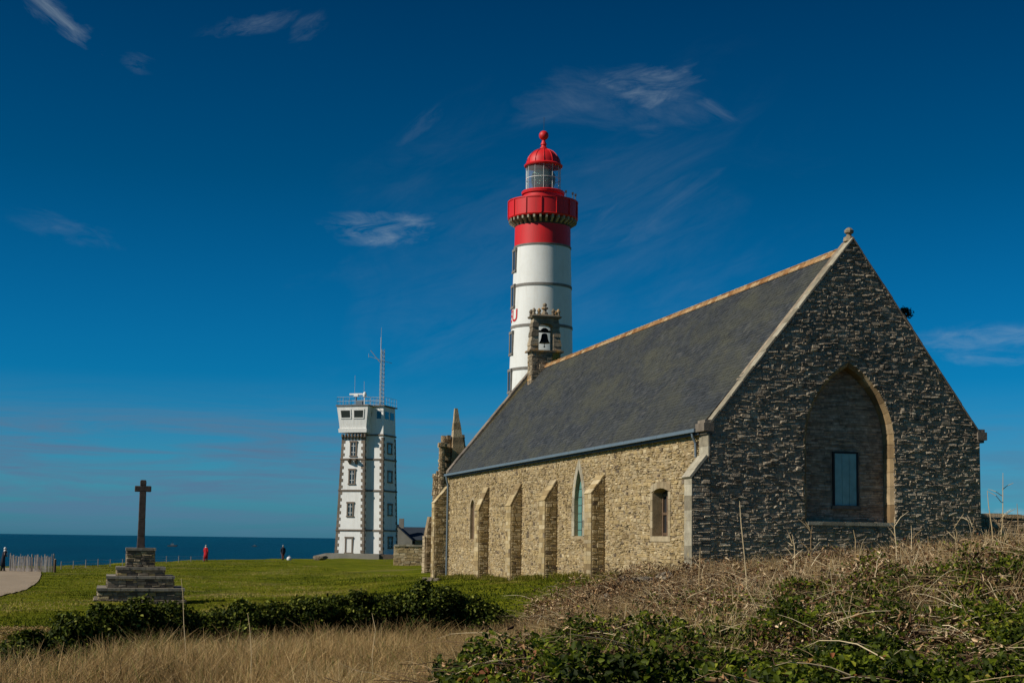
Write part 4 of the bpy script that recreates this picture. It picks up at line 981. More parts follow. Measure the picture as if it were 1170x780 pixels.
# ------------------------------------------------------------------ abbey ruin behind the far end of the chapel
def ruin():
    Y = 101.0; o = at(505, 600, Y); UP = Vector((0,0,1)); z = lambda y: at(515, y, Y).z; X = lambda x, y=560: at(x, y, Y).x
    r_ = thing('abbey_ruin', (o.x, Y, -2.6), 'roofless abbey ruin with a sharp broken pinnacle behind the chapel', 'ruin')
    d = Vector((1,0,0)); n = Vector((0,-1,0))
    def stump(x0, x1, yt, Yd=Y, dep=1.0, tx0=None, tx1=None, name='pier', yb=660, ch=(.14,.3)):
        a0, a1 = at(x0, 600, Yd).x, at(x1, 600, Yd).x; zt_ = at((x0+x1)/2, yt, Yd).z; zb = -3.0
        lean = (zt_-zb)*.0
        b0 = at(tx0 if tx0 is not None else x0, yt, Yd).x; b1 = at(tx1 if tx1 is not None else x1, yt, Yd).x
        mb = MB(); q = [Vector((a0,Yd,zb)), Vector((a1,Yd,zb)), Vector((a1,Yd+dep,zb)), Vector((a0,Yd+dep,zb)), Vector((b0,Yd,zt_)), Vector((b1,Yd,zt_)), Vector((b1,Yd+dep,zt_)), Vector((b0,Yd+dep,zt_))]
        mb.hexa(q, .2); c = mb.build(name, M['ruinstone'], r_)
        def edge(zz): f = (zz-zb)/(zt_-zb); return a0+(b0-a0)*f, a1+(b1-a1)*f
        mb = MB(); stones(mb, Frame((0,Yd,0), (1,0,0), (0,-1,0)), zb, zt_, lambda zz: [(edge(zz)[0]+.03, edge(zz)[1]-.03)], ch=ch, sw=(.2,.6), pr=(.02,.10), joint=.02, wob=.03)
        xl = (a0+b0)/2
        if abs(a0-b0) < .5: stones(mb, Frame((xl,Yd,0), (0,1,0), (-1,0,0)), zb, zt_, lambda zz: [(.03, dep-.03)], ch=ch, sw=(.2,.6), pr=(.02,.10), joint=.02, wob=.03)
        mb.build('stones', M['ruinstone'], c)
        # broken top
        mb = MB()
        for k in range(7):
            f = random.random(); mb.box(Vector((b0+(b1-b0)*f, Yd+dep*random.random(), zt_+random.uniform(0,.12))), (random.uniform(.1,.22), random.uniform(.1,.25), random.uniform(.08,.22)), None, random.random())
        mb.build('broken_top', M['ruinstone'], c)
    stump(503, 508.5, 509, dep=.5); stump(509.5, 518, 501, Y+.6, dep=.9)
    stump(502, 540, 541, Y+1.2, dep=.9, name='wall'); stump(512, 536, 512, Y+1.4, dep=.7, tx0=514, tx1=535, name='wall')
    # tall splinter-like pinnacle
    def pin(x0, x1, yb, xt, yt, Yd, dep):
        zb, zt_ = at(x0, yb, Yd).z, at(xt, yt, Yd).z; a0, a1, c = at(x0,yb,Yd).x, at(x1,yb,Yd).x, at(xt,yt,Yd).x
        mb = MB(); n_ = 9
        for k in range(n_):
            f0, f1 = k/n_, (k+1)/n_*.998; L0, L1 = a0+(c-a0)*f0, a0+(c-a0)*f1; R0_, R1_ = a1+(c+.12-a1)*f0, a1+(c+.12-a1)*f1; j = random.uniform(0,.06)
            zz0, zz1 = zb+(zt_-zb)*f0, zb+(zt_-zb)*(k+1)/n_; e0, e1_ = dep*(1-f0*.8), dep*(1-f1*.8)
            mb.hexa([Vector((L0-j,Yd,zz0)), Vector((R0_+j,Yd,zz0)), Vector((R0_+j,Yd+e0,zz0)), Vector((L0-j,Yd+e0,zz0)), Vector((L1-j,Yd,zz1)), Vector((R1_+j,Yd,zz1)), Vector((R1_+j,Yd+e1_,zz1)), Vector((L1-j,Yd+e1_,zz1))], random.random())
        mb.build('pinnacle', M['ruinstone'], r_)
    pin(516.5, 537, 540, 521.5, 466, Y+.2, 1.3); pin(529, 540, 535, 532, 496, Y+.9, .7)
    # raking buttresses
    def rake_b(x0, x1, xt, yt, ym, Yd):
        A0, A1, AT = at(x0,640,Yd).x, at(x1,640,Yd).x, at(xt,yt,Yd).x; zt_, zm = at(xt,yt,Yd).z, at(x0,ym,Yd).z
        mb = MB(); mb.prism([Vector((A0,Yd,-3)), Vector((A1,Yd,-3)), Vector((A1,Yd,zt_)), Vector((AT,Yd,zt_)), Vector((A0+.1,Yd,zm))], Vector((0,.9,0)), tone=.3); c = mb.build('buttress', M['ruinstone'], r_)
        mb = MB()
        def iv(zz):
            l = A0+.05 if zz < zm else A0+.1+(AT-A0-.1)*(zz-zm)/(zt_-zm); return [(l+.04, A1-.02)]
        stones(mb, Frame((0,Yd,0), (1,0,0), (0,-1,0)), -3, zt_, iv, ch=(.14,.28), sw=(.2,.5), pr=(.02,.08), joint=.02, wob=.02)
        stones(mb, Frame((A0+.03,Yd,0), (0,1,0), (-1,0,0)), -3, zm, lambda zz: [(.02,.88)], ch=(.2,.35), sw=(.3,.6), pr=(.01,.05), tone=lambda a, b: .9); mb.build('stones', M['ruinstone'], c)
    rake_b(493.5, 503, 500, 566, 590, 100.6); rake_b(486, 494, 492.5, 590, 612, 101.4)
ruin()
for o_ in bpy.data.objects:
    if o_.name == 'abbey_ruin': o_.rotation_euler = (0, 0, .24)

# ------------------------------------------------------------------ calvary
def calvary():
    Y = 63.0; c = at(160, 660, Y); g0 = gz(c.x, Y); UP = Vector((0,0,1)); z = lambda y: at(160, y, Y-1.2).z
    an = R(15); X1 = Vector((math.cos(an), math.sin(an), 0)); Y1 = Vector((-math.sin(an), math.cos(an), 0))
    r_ = thing('stone_calvary', (c.x, Y, g0), 'dark granite cross on a stepped rubble stone base standing on the lawn', 'wayside cross')
    def tier(hw, z0, z1, name, slab=True, off=0.0):
        o = Vector((c.x+off, Y, 0)); mb = MB(); mb.box(o+UP*(z0+z1)/2, (hw-.04, hw-.04, (z1-z0)/2), (X1, Y1, UP), .2); t_ = mb.build(name, M['calvary'], r_)
        mb = MB(); top = z1-.10 if slab else z1
        for n_, e in ((-Y1, X1), (Y1, -X1), (-X1, -Y1), (X1, Y1)):
            fr = Frame(o+n_*(hw-.04), e, n_); stones(mb, fr, z0, top, lambda q: [(-hw+.03, hw-.03)], ch=(.07,.16), sw=(.15,.5), pr=(.01,.05), joint=.008, wob=.012)
        mb.build('rubble', M['calvary'], t_)
        if slab:
            mb = MB(); x = -hw-.02
            while x < hw: d = min(random.uniform(.4,.8), hw+.02-x); mb.box(o+X1*(x+d/2)+UP*(z1-.045), (d/2-.008, hw+.03+random.uniform(-.02,.02), .055), (X1, Y1, UP), random.random()); x += d
            mb.build('slab', M['calvary_slab'], t_)
    z1, z2, z3, z4, z5 = z(682), z(671.5), z(658), z(648), z(626)
    tier(1.86, g0-.4, z1-.08, 'foundation', False)
    tier(1.74, z1-.3, z2, 'step', off=0.02); tier(1.36, z2, z3, 'step'); tier(.99, z3, z4, 'step'); tier(.60, z4, z5, 'pedestal', off=-.02)
    mb = MB(); o = Vector((c.x-.02, Y, 0)); zt_ = at(160, 548, Y).z; za, zb = at(160, 561.5, Y).z, at(160, 554.8, Y).z
    def ring(hw, zz, hd): return [o+X1*sx*hw+Y1*sy*hd+UP*zz for sx, sy in ((-1,-1),(1,-1),(1,1),(-1,1))]
    lv = [(.165, z5), (.15, z5+.5), (.142, z5+1.2), (.135, za)]
    for (h0, a), (h1, b_) in zip(lv[:-1], lv[1:]): mb.hexa(ring(h0, a, h0*.85)+ring(h1, b_, h1*.85), .5)
    mb.hexa(ring(.34, za, .115)+ring(.34, zb, .115), .6); mb.hexa(ring(.125, zb, .115)+ring(.13, zt_-.05, .115), .4); mb.hexa(ring(.13, zt_-.05, .115)+ring(.10, zt_, .09), .4)
    cr = mb.build('cross', M['cross'], r_); bv = cr.modifiers.new('bevel', 'BEVEL'); bv.width = .025; bv.segments = 2
calvary()

# ------------------------------------------------------------------ fences and posts
def paling():
    Y = 108.0; a, b_ = at(11, 648, Y), at(60.5, 647, Y-1); UP = Vector((0,0,1))
    f = thing('paling_fence', (a.x, Y, gz(a.x, Y)), 'grey chestnut paling fence closing the end of the sandy path', 'fence')
    n = 34; mb = MB()
    for k in range(n):
        p = a.lerp(b_, (k+random.uniform(-.2,.2))/n); g0 = gz(p.x, p.y); h = random.uniform(1.05, 1.28)*(1.0+.04*math.sin(k)); w_ = random.uniform(.022,.045); ln = random.uniform(-.05,.05)
        q = [(-w_, -.012), (w_, -.012), (w_, .012), (-w_, .012)]
        mb.hexa([Vector((p.x+x, p.y+y, g0-.1)) for x, y in q]+[Vector((p.x+x*.8+ln, p.y+y, g0+h)) for x, y in q], random.random())
    mb.build('palings', M['wood'], f)
    mb = MB()
    for h in (.25, .6, .95): mb.tube([Vector((a.x, a.y+.03, gz(a.x, a.y)+h)), Vector((b_.x, b_.y+.03, gz(b_.x, b_.y)+h))], .014, 5)
    mb.build('wires', M['dark_steel'], f)
    for t_ in (0, .5, 1.0): p = a.lerp(b_, t_); g0 = gz(p.x, p.y); mb = MB(); mb.tube([Vector((p.x, p.y+.1, g0-.2)), Vector((p.x, p.y+.1, g0+1.3))], .05, 8); mb.build('post', M['wood'], f)
paling()
def posts():
    first = None
    spots = [(62.5, 106, .9, 'thick dark wooden post beside the right end of the paling fence')] 
    for (x, Y, h, lab) in spots:
        p = at(x, 648, Y); g0 = gz(p.x, Y); o = thing('wooden_post', (p.x, Y, g0), lab, 'post')
        mb = MB(); mb.tube([Vector((p.x, Y, g0-.2)), Vector((p.x+.02, Y, g0+h))], [.10, .085], 8); mb.build('shaft', M['brown_wood'], o, smooth=40)
        mb = MB(); mb.tube([Vector((p.x+.02, Y, g0+h)), Vector((p.x+.02, Y, g0+h+.05))], [.085, .05], 8); mb.build('cap', M['wood'], o)
    # thin wire fence along the cliff edge
    w_ = None; pts = [(70, 116), (84, 118), (98, 121), (112, 124), (126, 128), (140, 133), (176, 142), (190, 146), (204, 150), (218, 153), (232, 157)]
    P_ = []
    for (x, Y) in pts: p = at(x, 645, Y); P_.append(Vector((p.x, Y, gz(p.x, Y))))
    wf = thing('wire_fence', P_[0], 'thin wire fence on short stakes along the cliff edge', 'fence')
    mb = MB()
    for h in (.3, .55): mb.tube([p+Vector((0,0,h)) for p in P_], .010, 4)
    mb.build('wires', M['steel'], wf)
    for p in P_: mb = MB(); mb.tube([p-Vector((0,0,.1)), p+Vector((0,0,.62))], .035, 6); mb.build('stake', M['wood'], wf)
posts()

# ------------------------------------------------------------------ people
def skin_body(name, verts, edges, radii, m_, parent, sub=2):
    me = bpy.data.meshes.new(name); me.from_pydata(verts, edges, []); o = bpy.data.objects.new(name, me); COL.objects.link(o); o.parent = parent
    sk = o.modifiers.new('skin', 'SKIN'); sk.use_smooth_shade = True
    for i, r in enumerate(radii): me.skin_vertices[0].data[i].radius = (r[0], r[1]) if isinstance(r, tuple) else (r, r)
    me.skin_vertices[0].data[0].use_root = True
    sb = o.modifiers.new('sub', 'SUBSURF'); sb.levels = sub; sb.render_levels = sub
    me.materials.append(m_); return o
M['skin'] = toned('skin', [(0, (.42,.25,.18)), (1, (.42,.25,.18))], .6, 10, .1, 0, 0, 0)
M['coat_red'] = toned('red_coat_cloth', [(0, (.50,.012,.02)), (1, (.50,.012,.02))], .8, 8, .2, 0, 0, 0)
M['coat_navy'] = toned('navy_coat_cloth', [(0, (.012,.015,.028)), (1, (.012,.015,.028))], .85, 8, .2, 0, 0, 0)
M['trousers'] = toned('brown_red_trousers', [(0, (.12,.045,.035)), (1, (.12,.045,.035))], .85, 8, .2, 0, 0, 0)
M['hair_grey'] = toned('grey_hair', [(0, (.40,.40,.38)), (1, (.40,.40,.38))], .8, 20, .3, 0, 0, 0)
M['hair_dark'] = toned('dark_hair', [(0, (.03,.022,.018)), (1, (.03,.022,.018))], .7, 20, .3, 0, 0, 0)
M['scarf'] = toned('white_scarf_cloth', [(0, (.72,.72,.70)), (1, (.72,.72,.70))], .8, 20, .1, 0, 0, 0)
def person(loc, rotz, label, coat, trous, hair, coat_len=.55, arms='down', step=.0, scarf=False, lean=0.0, extra=None):
    r_ = thing('person', (0,0,0), label, 'person'); H = 1.68
    L = lean
    v = [(0,0,.92), (.0,L*.4,1.15), (0,L*.8,1.38), (0,L,1.46), (0,L,1.52), (0,L,1.60), (0,L,1.66)]
    e = [(0,1),(1,2),(2,3),(3,4),(4,5),(5,6)]; r = [(.155,.11), (.14,.10), (.16,.10), (.06,.06), (.055,.06), (.075,.09), (.055,.07)]
    for s in (-1, 1):
        b = len(v); st = step*s
        v += [(s*.09,0,.86), (s*.10,st*.5-.02,.48), (s*.10,st,.09), (s*.11,st-.14,.03)]; e += [(0,b),(b,b+1),(b+1,b+2),(b+2,b+3)]; r += [.085,.06,.042,.035]
        b = len(v)
        if arms == 'down': ar = [(s*.19,L*.75,1.36), (s*.24,L*.5+.03,1.08), (s*.23,-.06,.86)]
        else: ar = [(s*.19,L*.75,1.36), (s*.25,L*.5-.02,1.10), (s*.12,-.26,1.12)]
        hx, hy, hz = ar[-1]
        v += ar + [(hx, hy-.03, hz-.07 if arms == 'down' else hz)]; e += [(2,b),(b,b+1),(b+1,b+2),(b+2,b+3)]; r += [.055,.042,.032,(.035,.022)]
        hb = b+3; ox, oy, oz = v[hb]
        for k in range(5):
            dx = (k-2)*.017; ln = (.05,.075,.08,.075,.055)[k]
            d = (dx*1.2+(0 if k else -s*.02), -.01, -ln) if arms == 'down' else (dx*1.2, -ln, -.01)
            v.append((ox+d[0], oy+d[1], oz+d[2])); e.append((hb, len(v)-1)); r.append(.009)
    body = skin_body('body', v, e, r, M['skin'], r_, 1)
    def shell(name, prof, m_, cx=0, cy=0, sq=.68, seg=16, par=r_, top=None):
        mb = MB(); b0 = len(mb.v)
        for (rad, z) in prof:
            sh_ = L*max(0, min(1, (z-.92)/.54)); 
            for k in range(seg): a = 2*math.pi*k/seg; mb.v.append((cx+rad*math.cos(a), cy+sh_+rad*sq*math.sin(a)*(1+.05*math.sin(5*a)), z))
        for i in range(len(prof)-1):
            for k in range(seg): a_, d_ = i*seg+k, i*seg+(k+1) % seg; mb.f.append((a_, d_, d_+seg, a_+seg)); mb.c.append(.5)
        o = mb.build(name, m_, par, smooth=50); o.modifiers.new('solid', 'SOLIDIFY').thickness = .012; return o
    hem = .92-coat_len
    ct = shell('coat', [(.26 if coat_len > .4 else .19, hem), (.22, .80), (.185,1.0), (.19,1.2), (.215,1.36), (.16,1.43), (.075,1.475), (.07,1.50)], coat)
    for s in (-1, 1):
        pts = [(s*.17,L*.75,1.38), (s*.245,L*.5+.03,1.08), (s*.23,-.05,.90)] if arms == 'down' else [(s*.17,L*.75,1.38), (s*.255,L*.5-.02,1.10), (s*.14,-.21,1.12)]
        mb = MB(); mb.tube(pts, [.075,.065,.052], 10); mb.build('sleeve', coat, ct, smooth=60)
        st = step*s; mb = MB(); mb.tube([(s*.09,0,.90), (s*.10,st*.5-.02,.48), (s*.10,st,.10)], [.10,.08,.065], 10); mb.build('trouser_leg', trous, r_, smooth=60)
        mb = MB(); mb.tube([(s*.10,st+.05,.05), (s*.105,st-.06,.045), (s*.11,st-.17,.03)], [.05,.052,.03], 8); mb.build('shoe', M['coat_navy'], r_, smooth=60)
    mb = MB(); hp = []
    for i in range(9): a = R(-15)+R(105)*i/8; hp.append((.098*math.cos(a), 1.615+.115*math.sin(a)))
    mb.lathe(hp, (0, L+.018, 0), 14); mb.build('hair', hair, r_, smooth=60)
    for s in (-1, 1):
        mb = MB(); mb.lathe([(.001,1.598), (.010,1.601), (.012,1.608), (.010,1.615), (.001,1.618)], (s*.032, L-.088, 0), 8); mb.build('eye', M['hair_dark'], r_)
        mb = MB(); mb.box((s*.085, L, 1.60), (.012,.02,.03)); mb.build('ear', M['skin'], r_)
    mb = MB(); mb.prism([(0, L-.085, 1.60), (-.016, L-.085, 1.572), (0, L-.115, 1.57), (.016, L-.085, 1.572)], (0,.02,0)); mb.build('nose', M['skin'], r_)
    mb = MB(); mb.box((0, L-.086, 1.548), (.025,.008,.005)); mb.build('mouth', M['trousers'], r_)
    if scarf: shell('scarf', [(.11,1.42), (.12,1.47), (.10,1.52), (.085,1.53)], M['scarf'], sq=.9); mb = MB(); mb.prism([(-.04,L-.14,1.46), (.06,L-.14,1.46), (.08,L-.18,1.05), (-.03,L-.18,1.03)], (0,.02,0)); mb.build('scarf_tail', M['scarf'], r_)
    if extra: extra(r_)
    r_.location = loc; r_.rotation_euler = (0,0,rotz); return r_
def pl(x, Y, dz=0): p = at(x, 630, Y); return (p.x, Y, gz(p.x, Y)+dz)
person(pl(235.3, 158), R(160), 'person in a long red coat with grey hair, seen from behind on the cliff edge', M['coat_red'], M['coat_red'], M['hair_grey'], .62, step=.08, scarf=True)
person(pl(323.5, 172), R(200), 'person in a dark navy jacket and brown trousers near the cliff edge', M['coat_navy'], M['trousers'], M['hair_grey'], .2, step=.18, lean=-.1)
person(pl(4.0, 106), R(110), 'person in black at the left edge of the photo, beside the paling fence', M['coat_navy'], M['coat_navy'], M['scarf'], .5, step=.1, arms='front', lean=-.12, scarf=True)
# pale bag by the person in navy
bp = at(330.5, 636, 171); g0 = gz(bp.x, 171)
bag = thing('white_bag', (bp.x, 171, g0), 'white bag lying on the grass beside the person in navy', 'bag')
mb = MB(); mb.lathe([(.001,g0), (.26,g0+.02), (.30,g0+.16), (.24,g0+.34), (.12,g0+.40), (.001,g0+.41)], (bp.x,171,0), 10); mb.build('sack', M['scarf'], bag, smooth=50)
mb = MB(); mb.tube([(bp.x-.1,171,g0+.36), (bp.x,171,g0+.55), (bp.x+.1,171,g0+.36)], .015, 5); mb.build('handle', M['scarf'], bag)

# ------------------------------------------------------------------ boats
def boat(x, Y, s, label):
    p = at(x, 611, Y); r_ = thing('fishing_boat', (p.x, Y, -24), label, 'boat', 'small boats far out at sea')
    q = lambda a, b_, c: (p.x+a*s, Y+b_*s, -24+c*s)
    mb = MB(); mb.prism([q(-6,0,-.3), q(5,0,-.3), q(7,0,1.9), q(-6,0,1.5)], (0,3*s,0)); mb.build('hull', M['dark_steel'], r_)
    mb = MB(); mb.prism([q(-2,.5,1.6), q(2.5,.5,1.6), q(2,.5,3.8), q(-1.7,.5,3.8)], (0,2*s,0)); mb.build('cabin', M['zinc'], r_)
    mb = MB(); mb.tube([q(0,1.5,3.8), q(0,1.5,7)], .12*s, 5); mb.build('mast', M['dark_steel'], r_)
boat(197, 3300, 1.7, 'small dark boat on the horizon just right of the stone cross'); boat(291, 3700, 1.0, 'tiny dark boat on the horizon between the two distant walkers')

# ------------------------------------------------------------------ rocks
def rock(x, y, Y, sx, sy, sz, label, rot=0.0, seed=0, dz=0.0):
    p = at(x, y, Y); bm = bmesh.new(); bmesh.ops.create_icosphere(bm, subdivisions=3, radius=1)
    rn = random.Random(seed); pl_ = [Vector((rn.gauss(0,1), rn.gauss(0,1), rn.gauss(0,1))).normalized() for _ in range(12)]
    for v in bm.verts:
        for q in pl_:
            d = v.co.dot(q)
            if d > .58: v.co -= q*(d-.58)*.95
        v.co *= 1+rn.uniform(-.02,.02); v.co = Vector((v.co.x*sx, v.co.y*sy, v.co.z*sz))
    me = bpy.data.meshes.new('boulder'); bm.to_mesh(me); bm.free(); at_ = me.attributes.new('tone', 'FLOAT', 'FACE'); at_.data.foreach_set('value', [.5]*len(me.polygons))
    me.materials.append(M['rock']); o = bpy.data.objects.new('boulder', me); COL.objects.link(o); o.location = (p.x, Y, gz(p.x, Y)+sz*.35+dz); o.rotation_euler = (rn.uniform(-.15,.15), rn.uniform(-.15,.15), rot)
    props(o, label, 'rock', 'boulders in the grass')
rock(367, 634, 176, 1.05, .7, .42, 'tan boulder on the cliff edge left of the signal tower', .2, 4, .12)
rock(490, 657, 78, .42, .35, .22, 'pale stone at the foot of the far chapel buttress', .5, 5)
rock(500, 658, 77, .25, .25, .15, 'small stone just right of the pale stone at the far chapel buttress', .9, 15)
rock(738, 660, 41, .62, .42, .16, 'flat pale slab on the bank below the small chapel window', .3, 6, .30)
rock(714, 657, 43, .48, .4, .2, 'grey stone heaped against the nearest side buttress', 1.0, 7, .22)
rock(697, 668, 40, .40, .3, .14, 'low stone at the left end of the bank by the nearest buttress', .1, 8, .12)
rock(760, 655, 42, .5, .4, .17, 'dark stone on the bank right of the flat pale slab', 2.0, 9, .28)

# ------------------------------------------------------------------ ivy hedge
HED = [(8,738,26,22,'low ivy patch at the far left end of the hedge'), (46,722,24,24,'low ivy bush second from the left end of the hedge'), (84,700,26,26.5,'mid-height ivy bush on the left slope of the big clump'),
 (122,692,27,28.5,'ivy bush just left of the tallest clump below the cross'), (152,683,26,30,'tallest round ivy bush right below the stepped cross base'), (196,689,22,31,'round ivy bush right of the gap beside the tallest clump'),
 (232,698,22,32.5,'flat ivy bush right of the round one below the cross'), (268,690,26,34,'wide ivy bush in the left middle of the hedge'), (312,684,22,35,'ivy bush under the red-coated walker side of the hedge middle'),
 (350,678,24,35.6,'ivy bush with a pale lit top in the hedge middle'), (382,684,20,36.7,'small ivy bush between two higher ones in the hedge middle'), (412,676,24,36.9,'ivy bush below the foot of the signal tower'),
 (446,680,24,37.1,'ivy bush left of the tall ivy clump near the chapel'), (480,670,22,37.3,'ivy bush directly in front of the pale stone by the chapel'), (512,665,24,37.5,'tallest ivy clump at the chapel end of the hedge'),
 (544,684,22,37.7,'sloping ivy bush right of the tallest chapel-end clump'), (572,698,20,37.8,'last low ivy bush at the right end of the hedge')]
for i, (x, yt, hw, Y, lab) in enumerate(HED):
    p = at(x, yt, Y); g0 = gz(p.x, Y); hh = max(.35, p.z-g0)*1.06+.03; wx = hw/F*Y*1.4
    o = thing('ivy_bush', (p.x, Y, g0), lab, 'bush', 'ivy bushes forming the hedge')
    Vv, Ff, Tt = [], [], []
    nlobe = 15
    for k in range(nlobe):
        a = rng.random()*6.28; rr_ = rng.random()**.6; ox, oy = math.cos(a)*rr_*wx*.75, math.sin(a)*rr_*.55
        top = hh*(1-.25*rr_)*rng.uniform(.62,1.08); lr = rng.uniform(.14,.42)
        leafblob(Vv, Ff, Tt, (p.x+ox, Y+oy, g0+top-lr), (lr*1.15, lr, lr*rng.uniform(.8,1.3)), int(2600*lr*lr+160), .085, (.15,1), .35)  # lit tops put into the colour: upper lobes get lighter leaf tones
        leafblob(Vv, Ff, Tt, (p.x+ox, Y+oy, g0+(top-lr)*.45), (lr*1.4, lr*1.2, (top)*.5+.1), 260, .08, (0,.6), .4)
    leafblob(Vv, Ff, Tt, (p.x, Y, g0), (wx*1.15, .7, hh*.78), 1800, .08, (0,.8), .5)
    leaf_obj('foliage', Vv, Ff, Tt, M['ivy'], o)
    mb = MB()
    for k in range(10):
        a = rng.random()*6.28; x1, y1 = math.cos(a)*wx*.7*rng.random(), math.sin(a)*.5*rng.random(); h1 = hh*rng.uniform(.35,.62)
        mb.tube([(p.x+x1*.3, Y+y1*.3, g0-.1), (p.x+x1*.7, Y+y1*.6, g0+h1*.5), (p.x+x1, Y+y1, g0+h1)], [.03,.02,.008], 5, rng.random())
    mb.build('stems', M['stem'], o, fix=False)

# ------------------------------------------------------------------ ground cover
def in_view(X, Y, mx=80, z=-1.0):
    u = 585 + F*X/np.maximum(Y, .1); return (u > -mx) & (u < 1170+mx)
def blades(X, Y, Z, h, wd, tone, name, m_, lean=.35, curl=.5, mid=.5):
    n = len(X); a = rng.random(n)*6.283; d = np.stack([np.cos(a), np.sin(a)], 1); ln = (rng.random(n)*lean)[:,None]*h[:,None]
    b = rng.random(n)*6.283; wv = np.stack([np.cos(b), np.sin(b)], 1)*wd[:,None]
    P0 = np.stack([X, Y, Z-.03], 1); Mx = np.concatenate([P0[:,:2]+d*ln*.35, (Z+h*mid)[:,None]], 1); Tp = np.concatenate([P0[:,:2]+d*ln*(1+curl*rng.random(n)[:,None]), (Z+h*(1-.12*rng.random(n)))[:,None]], 1)
    z0 = np.zeros((n,1)); W3 = np.concatenate([wv, z0], 1)
    V = np.stack([P0-W3, P0+W3, Mx-W3*.8, Mx+W3*.8, Tp-W3*.25, Tp+W3*.25], 1).reshape(-1, 3); i = np.arange(n)*6
    Fa = np.stack([np.stack([i, i+1, i+3, i+2], 1), np.stack([i+2, i+3, i+5, i+4], 1)], 1).reshape(-1, 4)
    return np_mesh(name, V, Fa, np.repeat(tone, 2), m_)
def cam_sample(n, y0, y1, x0=-80, x1=1250, power=1.0):
    Y = y0 + (y1-y0)*rng.random(n)**power; u = rng.uniform(x0, x1, n); return (u-585)/F*Y, Y
# lawn tufts
def hlim(X, Y, off=0.0): return np.interp(585+F*X/Y, [0, 60, 130, 250, 400, 600, 1170], [18.5, 20.5, 23.5, 28, 31.5, 35, 36])+off
X, Y = cam_sample(230000, 23, 165, power=1.5); Z = ground_z(X, Y)
keep = (mound(X, Y) < .12) & (Y > hlim(X, Y, 1.2)) & (rng.random(len(X)) < .35+1.1*fnoise(X*.25, Y*.25, 73))
lx = (C0.x + np.maximum(0, (Y-47))*-.2647); keep &= ~((X > lx-.05) & (Y > 47))
ex, ey = A[:,0], A[:,1]; keep &= ~((Y > 47) & (Y < 117) & (X < np.interp(Y, A[:,1], A[:,0])-.10-.25*fnoise(X*2, Y*2, 77)) & (X > np.interp(Y, B[:,1], B[:,0])-.1))
X, Y, Z = X[keep], Y[keep], Z[keep]; n = len(X); pn = fnoise(X*.5, Y*.5, 71); hgt = (.025+.06*rng.random(n))*(.5+pn)
props(blades(X, Y, Z, hgt, .012+.014*rng.random(n), np.clip(.45*rng.random(n)+2.2*(fnoise(X*.22, Y*.10, 75)-.38), 0, 1), 'lawn_grass', M['grassblade'], 1.0, 1.0), 'short green grass over the lawn', None, None, 'stuff')
# longer weeds at the foot of the chapel wall
s = rng.uniform(-.5, 38, 9000); off = np.abs(rng.normal(0, .28, 9000))+.05; bx = [b0 for b0, _ in BUT]
for b0 in bx: off = np.where((s > b0-.1) & (s < b0+BWD+.1), off+.55, off)
X = C0.x+av.x*s-gv.x*off; Y = C0.y+av.y*s-gv.y*off; Z = ground_z(X, Y); n = len(X); pk = fnoise(s*.9, s*0, 81)
props(blades(X, Y, Z, (.08+.34*rng.random(n)*pk), .008+.01*rng.random(n), rng.random(n), 'wall_foot_weeds', M['grassblade'], .6), 'weeds along the foot of the chapel side wall', None, None, 'stuff')
# tall dry grass
X, Y = cam_sample(300000, 13.0, 36.5, x0=-60, x1=840, power=.9)
mz = mound(X, Y); pn = fnoise(X*.6, Y*.6, 91); keep = (rng.random(len(X)) < np.clip(1.25-mz*1.5, .05, 1)) & (rng.random(len(X)) < .12+1.5*np.clip(fnoise(X*1.1, Y*.8, 93)-.15, 0, 1)) & (Y < hlim(X, Y)-1.2+2*pn)
X, Y = X[keep], Y[keep]; Z = ground_z(X, Y); n = len(X); pn = fnoise(X*.6, Y*.6, 91)
hgt = (.15+.5*rng.random(n)**1.4)*(.35+1.15*fnoise(X*1.7, Y*1.3, 92))*(.7+.5*pn)*(1-.25*ss(.2,.9,mound(X, Y)))
tone = np.clip(.55*rng.random(n)+.75*(fnoise(X*.5, Y*.35, 95)-.2), 0, .93); tone = np.where(rng.random(n) < .10+.25*(fnoise(X*.3, Y*.5, 97) > .62), 1.0, tone)
props(blades(X, Y, Z, hgt, .0028+.004*rng.random(n)**2, tone, 'dry_grass', M['straw'], .75, 1.0), 'tall straw-coloured dry grass in front of the ivy hedge', None, None, 'stuff')
X, Y = cam_sample(11000, 13.0, 33, x0=-60, x1=900); keep = (Y < hlim(X, Y)-3.5) & (mound(X, Y) < .7) & (fnoise(X*.9, Y*.9, 131) > .42); X, Y = X[keep], Y[keep]; n = len(X); Z = ground_z(X, Y)
SEED = (X, Y, Z, n)
# matted litter under it
X, Y = cam_sample(60000, 13, 40, x0=-60, x1=1250); Z = ground_z(X, Y)
Vv, Ff, Tt = [], [], []; add_leaves(Vv, Ff, Tt, np.stack([X, Y, Z+.05+.10*rng.random(len(X))], 1), .10, rng.random(len(X))*.9, None, .18); props(leaf_obj('dry_litter', Vv, Ff, Tt, M['straw']), 'matted dry straw lying on the ground', None, None, 'stuff')

